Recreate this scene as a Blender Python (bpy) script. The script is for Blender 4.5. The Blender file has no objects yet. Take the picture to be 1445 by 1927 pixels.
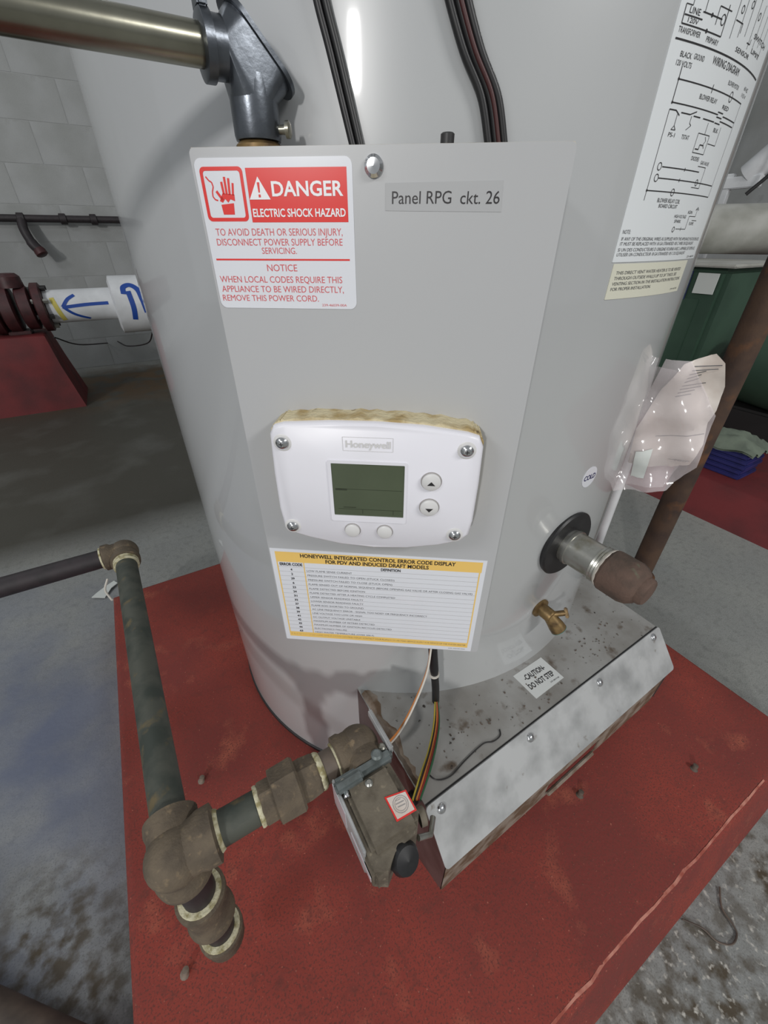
import bpy, bmesh, math, random
from mathutils import Vector, Matrix
random.seed(7)
S = bpy.context.scene
COL = S.collection
R = math.radians

# ------------------------------------------------------------------ camera, light, exposure
# World X runs along the back wall, Y towards it, Z up, metres; floor at z = 0.
cam_d = bpy.data.cameras.new('camera')
cam_d.sensor_fit = 'VERTICAL'
cam_d.sensor_height = 36.0
cam_d.lens = 36.0 * 770.0 / 1927.0
cam_d.clip_start = 0.01
cam = bpy.data.objects.new('camera', cam_d)
COL.objects.link(cam)
cam.location = (0, 0, 0.82)
cam.rotation_euler = (R(56.25), 0, R(-30.3))
S.camera = cam

world = bpy.data.worlds.new('world')
S.world = world
world.use_nodes = True
wb = world.node_tree.nodes['Background']
wb.inputs[0].default_value = (0.93, 0.97, 1.0, 1)
wb.inputs[1].default_value = 0.33


def area_light(name, loc, target, sx, sy, watts, color):
    l = bpy.data.lights.new(name, 'AREA')
    l.shape = 'RECTANGLE'
    l.size, l.size_y, l.energy, l.color = sx, sy, watts, color
    o = bpy.data.objects.new(name, l)
    COL.objects.link(o)
    o.location = loc
    o.rotation_euler = (Vector(target) - Vector(loc)).to_track_quat('-Z', 'Y').to_euler()
    return o


area_light('entrance_lamp', (-5.35, -4.45, 2.80), (0.1, 0.25, 0.7), 0.32, 0.60, 190, (1.0, 0.98, 0.96))
area_light('ceiling_tube_rear', (1.35, -2.7, 2.7), (0.4, 0.1, 0.2), 1.2, 0.25, 54, (1.0, 0.99, 0.97))
area_light('ceiling_tube_back', (-1.6, 2.2, 2.9), (-1.2, 2.4, 0), 1.2, 0.25, 9, (0.95, 0.98, 1.0))
area_light('fill_light_left', (-3.0, -0.4, 2.9), (-1.0, 0.2, 0.4), 1.2, 0.25, 30, (0.96, 0.98, 1.0))  # unseen fill light, added to brighten the left side of the tank

S.view_settings.view_transform = 'Standard'
S.view_settings.look = 'None'
S.view_settings.gamma = 1.0
S.view_settings.use_curve_mapping = False
S.view_settings.exposure = -0.12


# ------------------------------------------------------------------ materials
def lin(c):
    c = c / 255.0
    return c / 12.92 if c <= 0.04045 else ((c + 0.055) / 1.055) ** 2.4


def rgb(r, g, b):
    return (lin(r), lin(g), lin(b), 1.0)


MATS = {}


def mat(name, base, rough=0.5, metal=0.0, tint=None, scale=20.0, lo=0.4, hi=0.65, detail=6.0,
        spots=None, bump=0.0, bscale=200.0, spec=0.5, coat=0.0, alpha=1.0, trans=0.0, distort=0.0):
    """tint: second colour mixed in by noise. spots: list of (colour, scale, lo, hi)."""
    m = bpy.data.materials.new(name)
    m.use_nodes = True
    nt = m.node_tree
    N, L = nt.nodes, nt.links
    b = N['Principled BSDF']
    b.inputs['Roughness'].default_value = rough
    b.inputs['Metallic'].default_value = metal
    b.inputs['Specular IOR Level'].default_value = spec
    b.inputs['Coat Weight'].default_value = coat
    b.inputs['Coat Roughness'].default_value = 0.05
    b.inputs['Alpha'].default_value = alpha
    b.inputs['Transmission Weight'].default_value = trans
    tc = N.new('ShaderNodeTexCoord')
    cur = None

    def noise(sc, dt):
        n = N.new('ShaderNodeTexNoise')
        n.inputs['Scale'].default_value = sc
        n.inputs['Detail'].default_value = dt
        n.inputs['Distortion'].default_value = distort
        L.new(tc.outputs['Object'], n.inputs['Vector'])
        return n

    layers = []
    if tint is not None:
        layers.append((tint, scale, lo, hi))
    if spots:
        layers += spots
    for (c, sc, l0, h0) in layers:
        n = noise(sc, detail)
        r = N.new('ShaderNodeMapRange')
        r.inputs['From Min'].default_value = l0
        r.inputs['From Max'].default_value = h0
        L.new(n.outputs['Fac'], r.inputs['Value'])
        mx = N.new('ShaderNodeMix')
        mx.data_type = 'RGBA'
        L.new(r.outputs['Result'], mx.inputs['Factor'])
        if cur is None:
            mx.inputs['A'].default_value = base
        else:
            L.new(cur, mx.inputs['A'])
        mx.inputs['B'].default_value = c
        cur = mx.outputs['Result']
    if cur is None:
        b.inputs['Base Color'].default_value = base
    else:
        L.new(cur, b.inputs['Base Color'])
    if bump:
        n = noise(bscale, 4.0)
        bp = N.new('ShaderNodeBump')
        bp.inputs['Strength'].default_value = bump
        bp.inputs['Distance'].default_value = 0.002
        L.new(n.outputs['Fac'], bp.inputs['Height'])
        L.new(bp.outputs['Normal'], b.inputs['Normal'])
    MATS[name] = m
    return m


mat('tank_paint', rgb(180, 182, 182), 0.30, tint=rgb(178, 180, 182), scale=2.5, bump=0.006, bscale=30, coat=0.9)
mat('panel_paint', rgb(182, 183, 184), 0.33, tint=rgb(180, 181, 183), scale=5, bump=0.01, bscale=70)
mat('dusty_lip', rgb(190, 186, 176), 0.7, tint=rgb(150, 138, 118), scale=90, lo=0.5, hi=0.7)
mat('dark_trim', rgb(38, 36, 36), 0.5)
mat('sheet_steel', rgb(186, 187, 187), 0.45, metal=0.2, tint=rgb(150, 151, 151), scale=26, lo=0.4, hi=0.7,
    spots=[(rgb(120, 112, 100), 60, 0.66, 0.76)], bump=0.03, bscale=300)
mat('dirty_steel', rgb(158, 157, 154), 0.55, metal=0.15, tint=rgb(134, 131, 126), scale=14, lo=0.4, hi=0.65,
    spots=[(rgb(92, 80, 68), 38, 0.6, 0.72), (rgb(52, 44, 38), 130, 0.66, 0.73)], bump=0.06, bscale=260)
mat('inner_steel', rgb(120, 112, 110), 0.35, metal=0.6, tint=rgb(88, 80, 78), scale=20)
mat('rust_steel', rgb(140, 128, 116), 0.7, tint=rgb(98, 78, 60), scale=40, lo=0.42, hi=0.6)
mat('chrome', rgb(215, 216, 218), 0.18, metal=1.0)
mat('zinc', rgb(178, 178, 172), 0.32, metal=0.85, tint=rgb(138, 134, 118), scale=45, lo=0.45, hi=0.65, bump=0.05)
mat('conduit_steel', rgb(158, 156, 142), 0.27, metal=1.0, tint=rgb(120, 118, 104), scale=18, bump=0.03, bscale=90)
mat('cast_zinc', rgb(112, 117, 124), 0.33, metal=0.9, tint=rgb(92, 96, 102), scale=40, bump=0.10, bscale=160)
mat('label_white', rgb(226, 228, 234), 0.22, coat=0.6)
mat('label_paper', rgb(222, 226, 228), 0.35)
mat('label_cream', rgb(216, 215, 198), 0.45)
mat('label_grey', rgb(174, 175, 176), 0.5)
mat('label_clear', rgb(205, 207, 205), 0.4)
mat('print_red', rgb(226, 46, 40), 0.25, coat=0.5)
mat('print_pink', rgb(214, 92, 96), 0.3)
mat('print_white', rgb(240, 240, 242), 0.25)
mat('print_black', rgb(40, 38, 40), 0.4)
mat('print_grey', rgb(92, 92, 94), 0.4)
mat('print_rule', rgb(158, 154, 152), 0.4)
mat('print_blue', rgb(28, 28, 88), 0.4)
mat('print_brown', rgb(70, 46, 24), 0.4)
mat('label_yellow', rgb(240, 200, 112), 0.35)
mat('white_plastic', rgb(232, 231, 238), 0.34, tint=rgb(225, 224, 230), scale=8)
mat('button_plastic', rgb(216, 215, 214), 0.4)
mat('foam', rgb(206, 194, 160), 0.95, tint=rgb(172, 150, 104), scale=60, lo=0.45, hi=0.65,
    spots=[(rgb(96, 76, 48), 70, 0.66, 0.74)], bump=0.8, bscale=260)
mat('lcd', rgb(78, 88, 66), 0.12, tint=rgb(70, 80, 58), scale=14, coat=0.7)
mat('lcd_mark', rgb(50, 56, 42), 0.2)
mat('black_rubber', rgb(34, 34, 35), 0.42, tint=rgb(26, 26, 28), scale=60)
mat('black_plastic', rgb(44, 44, 46), 0.45, tint=rgb(60, 58, 56), scale=50)
mat('cast_iron', rgb(104, 92, 76), 0.82, tint=rgb(84, 74, 62), scale=45, lo=0.4, hi=0.65,
    spots=[(rgb(122, 106, 84), 120, 0.6, 0.72)], bump=0.35, bscale=380)
mat('steel_pipe', rgb(80, 82, 74), 0.62, metal=0.1, tint=rgb(58, 64, 58), scale=32, lo=0.42, hi=0.62,
    spots=[(rgb(104, 92, 66), 46, 0.6, 0.72)], bump=0.12, bscale=220)
mat('dark_pipe', rgb(48, 41, 44), 0.55, tint=rgb(38, 34, 36), scale=50)
mat('brown_pipe', rgb(104, 92, 82), 0.6, tint=rgb(78, 69, 62), scale=26)
mat('rusty_iron', rgb(98, 78, 68), 0.85, tint=rgb(72, 60, 52), scale=34, lo=0.42, hi=0.62,
    spots=[(rgb(98, 102, 84), 60, 0.62, 0.72)], bump=0.4, bscale=260)
mat('orange_rust', rgb(84, 64, 50), 0.85, tint=rgb(62, 48, 42), scale=14, lo=0.4, hi=0.62,
    spots=[(rgb(126, 82, 46), 9, 0.56, 0.7)], bump=0.2)
mat('pipe_dope', rgb(206, 200, 170), 0.75, tint=rgb(150, 140, 100), scale=120, lo=0.45, hi=0.62, bump=0.4, bscale=400)
mat('valve_casting', rgb(112, 104, 90), 0.72, tint=rgb(90, 82, 70), scale=50, lo=0.42, hi=0.64,
    spots=[(rgb(136, 126, 108), 140, 0.62, 0.72)], bump=0.2, bscale=300)
mat('valve_bracket', rgb(128, 136, 136), 0.5, metal=0.5, tint=rgb(100, 106, 104), scale=60)
mat('brass', rgb(138, 114, 76), 0.45, metal=0.6, tint=rgb(84, 66, 46), scale=70, lo=0.42, hi=0.62)
mat('verdigris', rgb(72, 124, 116), 0.5, tint=rgb(48, 84, 80), scale=90)
mat('wire_orange', rgb(206, 128, 62), 0.45)
mat('wire_yellow', rgb(196, 176, 66), 0.45)
mat('wire_green', rgb(44, 92, 60), 0.45)
mat('wire_red', rgb(150, 44, 40), 0.45)
mat('wire_maroon', rgb(66, 30, 30), 0.45)
mat('wire_white', rgb(206, 200, 190), 0.45)
mat('red_paint', rgb(138, 55, 44), 0.85, tint=rgb(118, 48, 42), scale=7, lo=0.38, hi=0.62,
    spots=[(rgb(158, 84, 64), 16, 0.6, 0.78), (rgb(112, 50, 42), 60, 0.56, 0.74), (rgb(88, 46, 40), 150, 0.64, 0.74), (rgb(104, 50, 42), 420, 0.52, 0.62), (rgb(172, 100, 82), 300, 0.66, 0.74)], bump=0.25, bscale=150)
mat('red_paint_dark', rgb(106, 32, 34), 0.7, tint=rgb(84, 28, 30), scale=7, bump=0.2, bscale=120)
mat('worn_edge', rgb(190, 128, 112), 0.85, tint=rgb(152, 76, 62), scale=60)
mat('pvc_white', rgb(228, 230, 232), 0.4, tint=rgb(212, 214, 216), scale=10)
mat('spray_blue', rgb(30, 74, 160), 0.55)
mat('spray_yellow', rgb(206, 192, 96), 0.6)
mat('flange_maroon', rgb(74, 36, 38), 0.5, tint=rgb(58, 30, 32), scale=30, bump=0.15)
mat('machine_green', rgb(62, 88, 72), 0.55, tint=rgb(50, 74, 60), scale=5)
mat('cloth_grey', rgb(112, 122, 108), 0.9, tint=rgb(88, 96, 86), scale=14, bump=0.4, bscale=60)
mat('navy_plastic', rgb(44, 46, 108), 0.5, tint=rgb(34, 36, 82), scale=24)
mat('insulation', rgb(188, 188, 182), 0.6, tint=rgb(160, 160, 152), scale=8, bump=0.2, bscale=40)
mat('paper', rgb(224, 216, 208), 0.7, tint=rgb(206, 190, 178), scale=18, lo=0.45, hi=0.7)
mat('paper_plain', rgb(206, 210, 206), 0.7)
mat('film', rgb(236, 226, 228), 0.12, alpha=0.26, coat=1.0, spec=0.8)


def floor_material():
    """Worn grey concrete: broad mottling, plus dirt and darker patches that keep their place on the floor."""
    m = bpy.data.materials.new('concrete_floor')
    m.use_nodes = True
    N, L = m.node_tree.nodes, m.node_tree.links
    b = N['Principled BSDF']
    b.inputs['Roughness'].default_value = 0.55
    tc = N.new('ShaderNodeTexCoord')

    def noise(sc, dt=8.0, ds=0.0):
        n = N.new('ShaderNodeTexNoise')
        n.inputs['Scale'].default_value = sc
        n.inputs['Detail'].default_value = dt
        n.inputs['Distortion'].default_value = ds
        L.new(tc.outputs['Object'], n.inputs['Vector'])
        return n.outputs['Fac']

    def rng(v, a, c, d=0.0, e=1.0):
        r = N.new('ShaderNodeMapRange')
        r.inputs['From Min'].default_value = a
        r.inputs['From Max'].default_value = c
        r.inputs['To Min'].default_value = d
        r.inputs['To Max'].default_value = e
        L.new(v, r.inputs['Value'])
        return r.outputs['Result']

    def mul(a, c):
        n = N.new('ShaderNodeMath')
        n.operation = 'MULTIPLY'
        L.new(a, n.inputs[0])
        L.new(c, n.inputs[1])
        return n.outputs[0]

    def mix(f, a, c):
        n = N.new('ShaderNodeMix')
        n.data_type = 'RGBA'
        L.new(f, n.inputs['Factor'])
        if isinstance(a, tuple):
            n.inputs['A'].default_value = a
        else:
            L.new(a, n.inputs['A'])
        n.inputs['B'].default_value = c
        return n.outputs['Result']

    def blob(cx, cy, r0, r1, sx=1.0, sy=1.0):
        mp = N.new('ShaderNodeMapping')
        mp.inputs['Location'].default_value = (-cx * sx, -cy * sy, 0)
        mp.inputs['Scale'].default_value = (sx, sy, 0)
        L.new(tc.outputs['Object'], mp.inputs['Vector'])
        ln = N.new('ShaderNodeVectorMath')
        ln.operation = 'LENGTH'
        L.new(mp.outputs[0], ln.inputs[0])
        return rng(ln.outputs['Value'], r0, r1, 1.0, 0.0)

    c = mix(rng(noise(3.0), 0.35, 0.65), rgb(148, 149, 144), rgb(134, 136, 134))
    c = mix(rng(noise(60.0), 0.5, 0.75, 0, 0.6), c, rgb(112, 113, 110))
    c = mix(rng(noise(420.0), 0.52, 0.66, 0, 0.55), c, rgb(88, 88, 84))
    c = mix(rng(noise(260.0), 0.6, 0.72, 0, 0.4), c, rgb(176, 176, 170))
    # bluish sealed strip left of the pad
    c = mix(mul(blob(-0.5, 0.65, 0.15, 0.5, 1.0, 0.7), rng(noise(5.0), 0.3, 0.6)), c, rgb(100, 107, 126))
    # darker band between the pads and the back wall, with a brown stain
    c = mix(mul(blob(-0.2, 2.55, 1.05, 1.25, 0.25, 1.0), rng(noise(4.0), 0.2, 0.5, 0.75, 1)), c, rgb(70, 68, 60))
    c = mix(mul(blob(0.0, 3.3, 0.2, 0.75, 0.6, 1.2), rng(noise(7.0), 0.4, 0.55)), c, rgb(84, 66, 44))
    # oily grime beside the pad corners
    for (x, y, r) in ((-0.34, 0.36, 0.13), (-0.30, 0.26, 0.14), (0.42, -0.13, 0.16), (0.30, -0.12, 0.10), (0.62, -0.10, 0.12)):
        c = mix(mul(blob(x, y, r * 0.2, r), rng(noise(42.0, 10, 0.0), 0.44, 0.62)), c, rgb(72, 62, 46))
    c = mix(mul(blob(0.45, -0.2, 0.1, 0.3), rng(noise(110.0, 10, 0.0), 0.58, 0.70)), c, rgb(190, 188, 180))
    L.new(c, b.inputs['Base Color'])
    bp = N.new('ShaderNodeBump')
    bp.inputs['Strength'].default_value = 0.2
    bp.inputs['Distance'].default_value = 0.003
    L.new(noise(120.0), bp.inputs['Height'])
    L.new(bp.outputs['Normal'], b.inputs['Normal'])
    MATS['concrete_floor'] = m


floor_material()
mat('wall_paint', rgb(168, 170, 170), 0.85, tint=rgb(150, 152, 150), scale=3, lo=0.35, hi=0.65,
    spots=[(rgb(122, 122, 116), 5, 0.62, 0.78)], bump=0.3, bscale=140)


# ------------------------------------------------------------------ mesh helpers (world-space vertices)
class MB:
    def __init__(self):
        self.v, self.f = [], []

    def add(self, vs, fs):
        o = len(self.v)
        self.v += [Vector(p) for p in vs]
        self.f += [tuple(i + o for i in f) for f in fs]
        return self

    def box(self, c, size, ax=None, bevel=0.0):
        bm = bmesh.new()
        bmesh.ops.create_cube(bm, size=1.0)
        for p in bm.verts:
            p.co = Vector((p.co.x * size[0], p.co.y * size[1], p.co.z * size[2]))
        if bevel:
            bmesh.ops.bevel(bm, geom=list(bm.edges), offset=bevel, segments=2, affect='EDGES')
        M = Matrix.Identity(3) if ax is None else Matrix(ax).transposed()
        self.from_bm(bm, M, Vector(c))
        return self

    def from_bm(self, bm, M, c):
        bm.verts.ensure_lookup_table()
        bm.verts.index_update()
        self.add([M @ p.co + c for p in bm.verts], [[q.index for q in f.verts] for f in bm.faces])
        bm.free()

    def tube(self, pts, r, n=16, cap=True, flat=None):
        """swept round tube; r is a number or a list; flat squeezes along a direction"""
        pts = [Vector(p) for p in pts]
        rs = r if isinstance(r, (list, tuple)) else [r] * len(pts)
        up = None
        rings = []
        for i, p in enumerate(pts):
            a = pts[max(i - 1, 0)]
            b = pts[min(i + 1, len(pts) - 1)]
            d = b - a
            if d.length < 1e-9:
                d = (pts[min(i + 2, len(pts) - 1)] - pts[max(i - 2, 0)])
            d.normalize()
            if up is None:
                up = d.orthogonal().normalized()
            x = (up - d * up.dot(d))
            x.normalize()
            up = x
            y = d.cross(x)
            rings.append([p + (x * math.cos(2 * math.pi * k / n) + y * math.sin(2 * math.pi * k / n)) * rs[i] for k in range(n)])
        vs = [q for g in rings for q in g]
        fs = []
        for i in range(len(rings) - 1):
            for k in range(n):
                k2 = (k + 1) % n
                fs.append((i * n + k, i * n + k2, (i + 1) * n + k2, (i + 1) * n + k))
        if cap:
            fs.append(tuple(reversed(range(n))))
            fs.append(tuple((len(rings) - 1) * n + k for k in range(n)))
        return self.add(vs, fs)

    def lathe(self, o, d, prof, n=28, cap=True):
        """profile [(along, radius)] turned about axis d through o"""
        o = Vector(o)
        d = Vector(d).normalized()
        x = d.orthogonal().normalized()
        y = d.cross(x)
        vs, fs = [], []
        for (h, r) in prof:
            for k in range(n):
                a = 2 * math.pi * k / n
                vs.append(o + d * h + (x * math.cos(a) + y * math.sin(a)) * r)
        for i in range(len(prof) - 1):
            for k in range(n):
                k2 = (k + 1) % n
                fs.append((i * n + k, i * n + k2, (i + 1) * n + k2, (i + 1) * n + k))
        if cap:
            fs.append(tuple(reversed(range(n))))
            fs.append(tuple((len(prof) - 1) * n + k for k in range(n)))
        return self.add(vs, fs)

    def ball(self, c, r, n=24, m=14, sq=(1, 1, 1)):
        bm = bmesh.new()
        bmesh.ops.create_uvsphere(bm, u_segments=n, v_segments=m, radius=r)
        self.from_bm(bm, Matrix.Diagonal(sq), Vector(c))
        return self

    def slab(self, outline, f, h0, h1):
        """outline in 2D; f(x, y, h) -> 3D; extruded from h0 to h1"""
        n = len(outline)
        vs = [f(x, y, h0) for (x, y) in outline] + [f(x, y, h1) for (x, y) in outline]
        fs = [tuple(range(n, 2 * n)), tuple(reversed(range(n)))]
        fs += [(i, (i + 1) % n, n + (i + 1) % n, n + i) for i in range(n)]
        return self.add(vs, fs)

    def grid_slab(self, x0, x1, y0, y1, f, h0, h1, nx=16, ny=2, rad=0.0):
        """thin sheet bent over a surface"""
        xs = [x0 + (x1 - x0) * i / nx for i in range(nx + 1)]
        ys = [y0 + (y1 - y0) * j / ny for j in range(ny + 1)]
        top = [f(x, y, h1) for y in ys for x in xs]
        bot = [f(x, y, h0) for y in ys for x in xs]
        w = nx + 1
        n = len(top)
        fs = []
        for j in range(ny):
            for i in range(nx):
                a = j * w + i
                fs.append((a, a + 1, a + w + 1, a + w))
                fs.append((n + a, n + a + w, n + a + w + 1, n + a + 1))
        for i in range(nx):
            fs.append((i, n + i, n + i + 1, i + 1))
            a = ny * w + i
            fs.append((a, a + 1, n + a + 1, n + a))
        for j in range(ny):
            a = j * w
            fs.append((a, a + w, n + a + w, n + a))
            a = j * w + nx
            fs.append((a, n + a, n + a + w, a + w))
        return self.add(top + bot, fs)

    def build(self, name, material, parent=None, angle=38):
        me = bpy.data.meshes.new(name)
        off = Vector((0, 0, 0))
        p = parent
        while p is not None:
            off += p.location
            p = p.parent
        if parent is None and self.v:
            zs = min(q.z for q in self.v)
            off = Vector((sum(q.x for q in self.v) / len(self.v), sum(q.y for q in self.v) / len(self.v), zs))
        me.from_pydata([tuple(q - off) for q in self.v], [], self.f)
        bm = bmesh.new()
        bm.from_mesh(me)
        bmesh.ops.recalc_face_normals(bm, faces=list(bm.faces))
        for e in bm.edges:
            e.smooth = len(e.link_faces) == 2 and e.calc_face_angle(3.2) < R(angle)
        for fa in bm.faces:
            fa.smooth = True
        bm.to_mesh(me)
        bm.free()
        me.materials.append(MATS[material])
        o = bpy.data.objects.new(name, me)
        COL.objects.link(o)
        o.parent = parent
        if parent is None:
            o.location = off
        return o


def thing(name, loc, label, cat, group=None):
    o = bpy.data.objects.new(name, None)
    o.empty_display_size = 0.05
    COL.objects.link(o)
    o.location = loc
    tag(o, label, cat, group)
    return o


def tag(o, label, cat, group=None):
    o['label'] = label
    o['category'] = cat
    if group:
        o['group'] = group
    return o


def struct(o):
    o['kind'] = 'structure'
    return o


_tc = {}


def glyphs(body, bold=False):
    """triangulated outline of a line of text, left-aligned at cap height 1"""
    key = (body, bold)
    if key not in _tc:
        c = bpy.data.curves.new('t', 'FONT')
        c.body = body
        c.size = 1.0
        c.resolution_u = 3
        c.fill_mode = 'FRONT'
        c.offset = 0.022 if bold else 0.0
        o = bpy.data.objects.new('t', c)
        COL.objects.link(o)
        dg = bpy.context.evaluated_depsgraph_get()
        me = o.evaluated_get(dg).to_mesh()
        vs = [(q.co.x, q.co.y) for q in me.vertices]
        fs = [tuple(p.vertices) for p in me.polygons]
        o.evaluated_get(dg).to_mesh_clear()
        bpy.data.objects.remove(o)
        bpy.data.curves.remove(c)
        x0 = min(v[0] for v in vs) if vs else 0
        x1 = max(v[0] for v in vs) if vs else 1
        _tc[key] = ([((x - x0), y / 0.70) for x, y in vs], fs, x1 - x0)
    return _tc[key]


class Print:
    """flat print on a label; f(x, y, h) -> 3D"""

    def __init__(self, f, h):
        self.f, self.h, self.m = f, h, MB()

    def text(self, x0, x1, y, cap, body, bold=False, slope=0.0):
        vs, fs, w = glyphs(body, bold)
        k = (x1 - x0) / w
        self.m.add([self.f(x0 + x * k, y + t * cap + slope * x * k, self.h) for x, t in vs], fs)
        return self

    def rect(self, x0, y0, x1, y1, nx=1):
        for i in range(nx):
            a = x0 + (x1 - x0) * i / nx
            b = x0 + (x1 - x0) * (i + 1) / nx
            self.poly([(a, y0), (b, y0), (b, y1), (a, y1)])
        return self

    def poly(self, pts):
        self.m.add([self.f(x, y, self.h) for x, y in pts], [tuple(range(len(pts)))])
        return self

    def line(self, pts, w):
        for (a, b) in zip(pts, pts[1:]):
            a, b = Vector(a), Vector(b)
            d = b - a
            if d.length < 1e-9:
                continue
            n = Vector((-d.y, d.x)).normalized() * w / 2
            k = max(1, int(d.length / 0.012))
            for i in range(k):
                p, q = a + d * i / k, a + d * (i + 1) / k
                self.poly([tuple(p - n), tuple(q - n), tuple(q + n), tuple(p + n)])
        return self

    def ring(self, cx, cy, r, w, sy=1.0, n=16):
        return self.line([(cx + r * math.cos(2 * math.pi * i / n), cy + r * sy * math.sin(2 * math.pi * i / n)) for i in range(n + 1)], w)

    def build(self, name, material, parent):
        return self.m.build(name, material, parent)


def rrect(x0, y0, x1, y1, r, n=5):
    out = []
    for (cx, cy, a0) in ((x1 - r, y1 - r, 0), (x0 + r, y1 - r, 90), (x0 + r, y0 + r, 180), (x1 - r, y0 + r, 270)):
        for i in range(n + 1):
            a = R(a0 + 90 * i / n)
            out.append((cx + r * math.cos(a), cy + r * math.sin(a)))
    return out


def frame_poly(P, outer, inner):
    n = len(outer)
    for i in range(n):
        j = (i + 1) % n
        P.poly([outer[i], outer[j], inner[j], inner[i]])


def bend(a, corner, b, r, n=8):
    """points of a rounded corner between a and b"""
    a, c, b = Vector(a), Vector(corner), Vector(b)
    d1, d2 = (a - c).normalized(), (b - c).normalized()
    p, q = c + d1 * r, c + d2 * r
    return [p * (1 - t) ** 2 + c * 2 * t * (1 - t) + q * t * t for t in [i / n for i in range(n + 1)]]


def smooth_path(pts, n=8):
    """Catmull-Rom through points"""
    pts = [Vector(p) for p in pts]
    P = [pts[0] * 2 - pts[1]] + pts + [pts[-1] * 2 - pts[-2]]
    out = []
    for i in range(1, len(P) - 2):
        for k in range(n):
            t = k / n
            a, b, c, d = P[i - 1], P[i], P[i + 1], P[i + 2]
            out.append(0.5 * (2 * b + (c - a) * t + (2 * a - 5 * b + 4 * c - d) * t * t + (3 * b - a - 3 * c + d) * t ** 3))
    out.append(pts[-1])
    return out


# ------------------------------------------------------------------ the room
FLOOR_U0, FLOOR_U1, FLOOR_V0, FLOOR_V1 = -6.5, 5.0, -6.0, 4.0
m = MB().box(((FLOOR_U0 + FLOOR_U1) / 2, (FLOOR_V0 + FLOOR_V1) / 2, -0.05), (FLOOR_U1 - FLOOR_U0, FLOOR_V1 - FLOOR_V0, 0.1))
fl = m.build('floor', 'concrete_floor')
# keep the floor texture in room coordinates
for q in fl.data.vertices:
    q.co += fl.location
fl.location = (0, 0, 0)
struct(fl)
# block wall: courses of painted blocks, each proud of a recessed joint
wb_ = struct(MB().box((-0.75, 3.963, 1.5), (11.5, 0.1, 3.0)).build('wall_back', 'wall_paint'))
bw, bh, gap = 0.40, 0.20, 0.003
blk = {}
for j in range(10):
    for i in range(8):
        x0 = -2.15 + i * bw + (bw / 2 if j % 2 else 0)
        z0 = j * bh
        if 'me' not in blk:
            o = MB().box((x0 + bw / 2, 3.9165, z0 + bh / 2), (bw - gap, 0.010, bh - gap), bevel=0.0012).build('concrete_block', 'wall_paint', wb_)
            blk['me'], blk['x'], blk['z'] = o.data, x0, z0
        else:
            o = bpy.data.objects.new('concrete_block', blk['me'])
            COL.objects.link(o)
            o.parent = wb_
            o.location = (x0 - blk['x'], 0, z0 - blk['z'])
struct(MB().box((5.05, -1.0, 1.5), (0.1, 10.0, 3.0)).build('wall_right', 'wall_paint'))


def battered_pad(name, u0, u1, v0, v1, h, flare, material, label, cat='pad', jit=0.004):
    """concrete plinth whose sides lean outwards at the foot"""
    n = 14
    P = []
    for (a, b) in (((u0, v0), (u1, v0)), ((u1, v0), (u1, v1)), ((u1, v1), (u0, v1)), ((u0, v1), (u0, v0))):
        for i in range(n):
            t = i / n
            P.append((a[0] + (b[0] - a[0]) * t, a[1] + (b[1] - a[1]) * t))
    cu, cv = (u0 + u1) / 2, (v0 + v1) / 2

    def sc(p, d):
        x = max(u0 - d + (0), min(u1 + d, p[0] + math.copysign(d, p[0] - cu) * (1 if abs(abs(p[0] - cu) - (u1 - u0) / 2) < 1e-6 else 0)))
        y = max(v0 - d, min(v1 + d, p[1] + math.copysign(d, p[1] - cv) * (1 if abs(abs(p[1] - cv) - (v1 - v0) / 2) < 1e-6 else 0)))
        return x, y
    rings = []
    for (d, z) in ((flare, 0.0), (flare * 0.35, h * 0.6), (0.004, h - 0.006), (0.0, h - 0.002), (-0.006, h)):
        ring = []
        for p in P:
            x, y = sc(p, d)
            if 0 < z < h - 0.01:
                x += random.uniform(-jit, jit)
                y += random.uniform(-jit, jit)
            ring.append((x, y, z))
        rings.append(ring)
    N = len(P)
    vs = [q for g in rings for q in g]
    fs = []
    for i in range(len(rings) - 1):
        for k in range(N):
            fs.append((i * N + k, i * N + (k + 1) % N, (i + 1) * N + (k + 1) % N, (i + 1) * N + k))
    fs.append(tuple((len(rings) - 1) * N + k for k in range(N)))
    fs.append(tuple(reversed(range(N))))
    o = MB().add(vs, fs).build(name, material)
    tag(o, label, cat)
    return o


PZ = 0.10
pad = battered_pad('concrete_pad', -0.205, 0.81, -0.043, 0.94, PZ, 0.03, 'red_paint',
                   'red painted concrete pad under the grey water heater')
# rubbed paint along the front arris
m = MB()
pts = [(0.18 + 0.5 * i / 20, -0.0425 + random.uniform(-0.0015, 0.0015)) for i in range(21)]
for a, b in zip(pts, pts[1:]):
    w = random.uniform(0.0002, 0.0012)
    m.add([(a[0], a[1] - w * 0.2, PZ - 0.0014), (b[0], b[1] - w * 0.2, PZ - 0.0014), (b[0], b[1] + w + 0.0022, PZ - 0.0006), (a[0], a[1] + w + 0.0022, PZ - 0.0006)], [(0, 1, 2, 3)])
o = m.build('worn_edge', 'worn_edge', pad)

# ------------------------------------------------------------------ water heater
AX, AY, TR = 0.3542, 0.5464, 0.33
TB = 0.108
heater = thing('water_heater', (AX, AY, PZ), 'tall grey cylindrical water heater with a flat control panel and warning labels', 'water heater')


def cyl(a, z, h=0.0):
    t = R(a - 120.3)
    return Vector((AX + (TR + h) * math.cos(t), AY + (TR + h) * math.sin(t), z))


def radial(a):
    t = R(a - 120.3)
    return Vector((math.cos(t), math.sin(t), 0))


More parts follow.
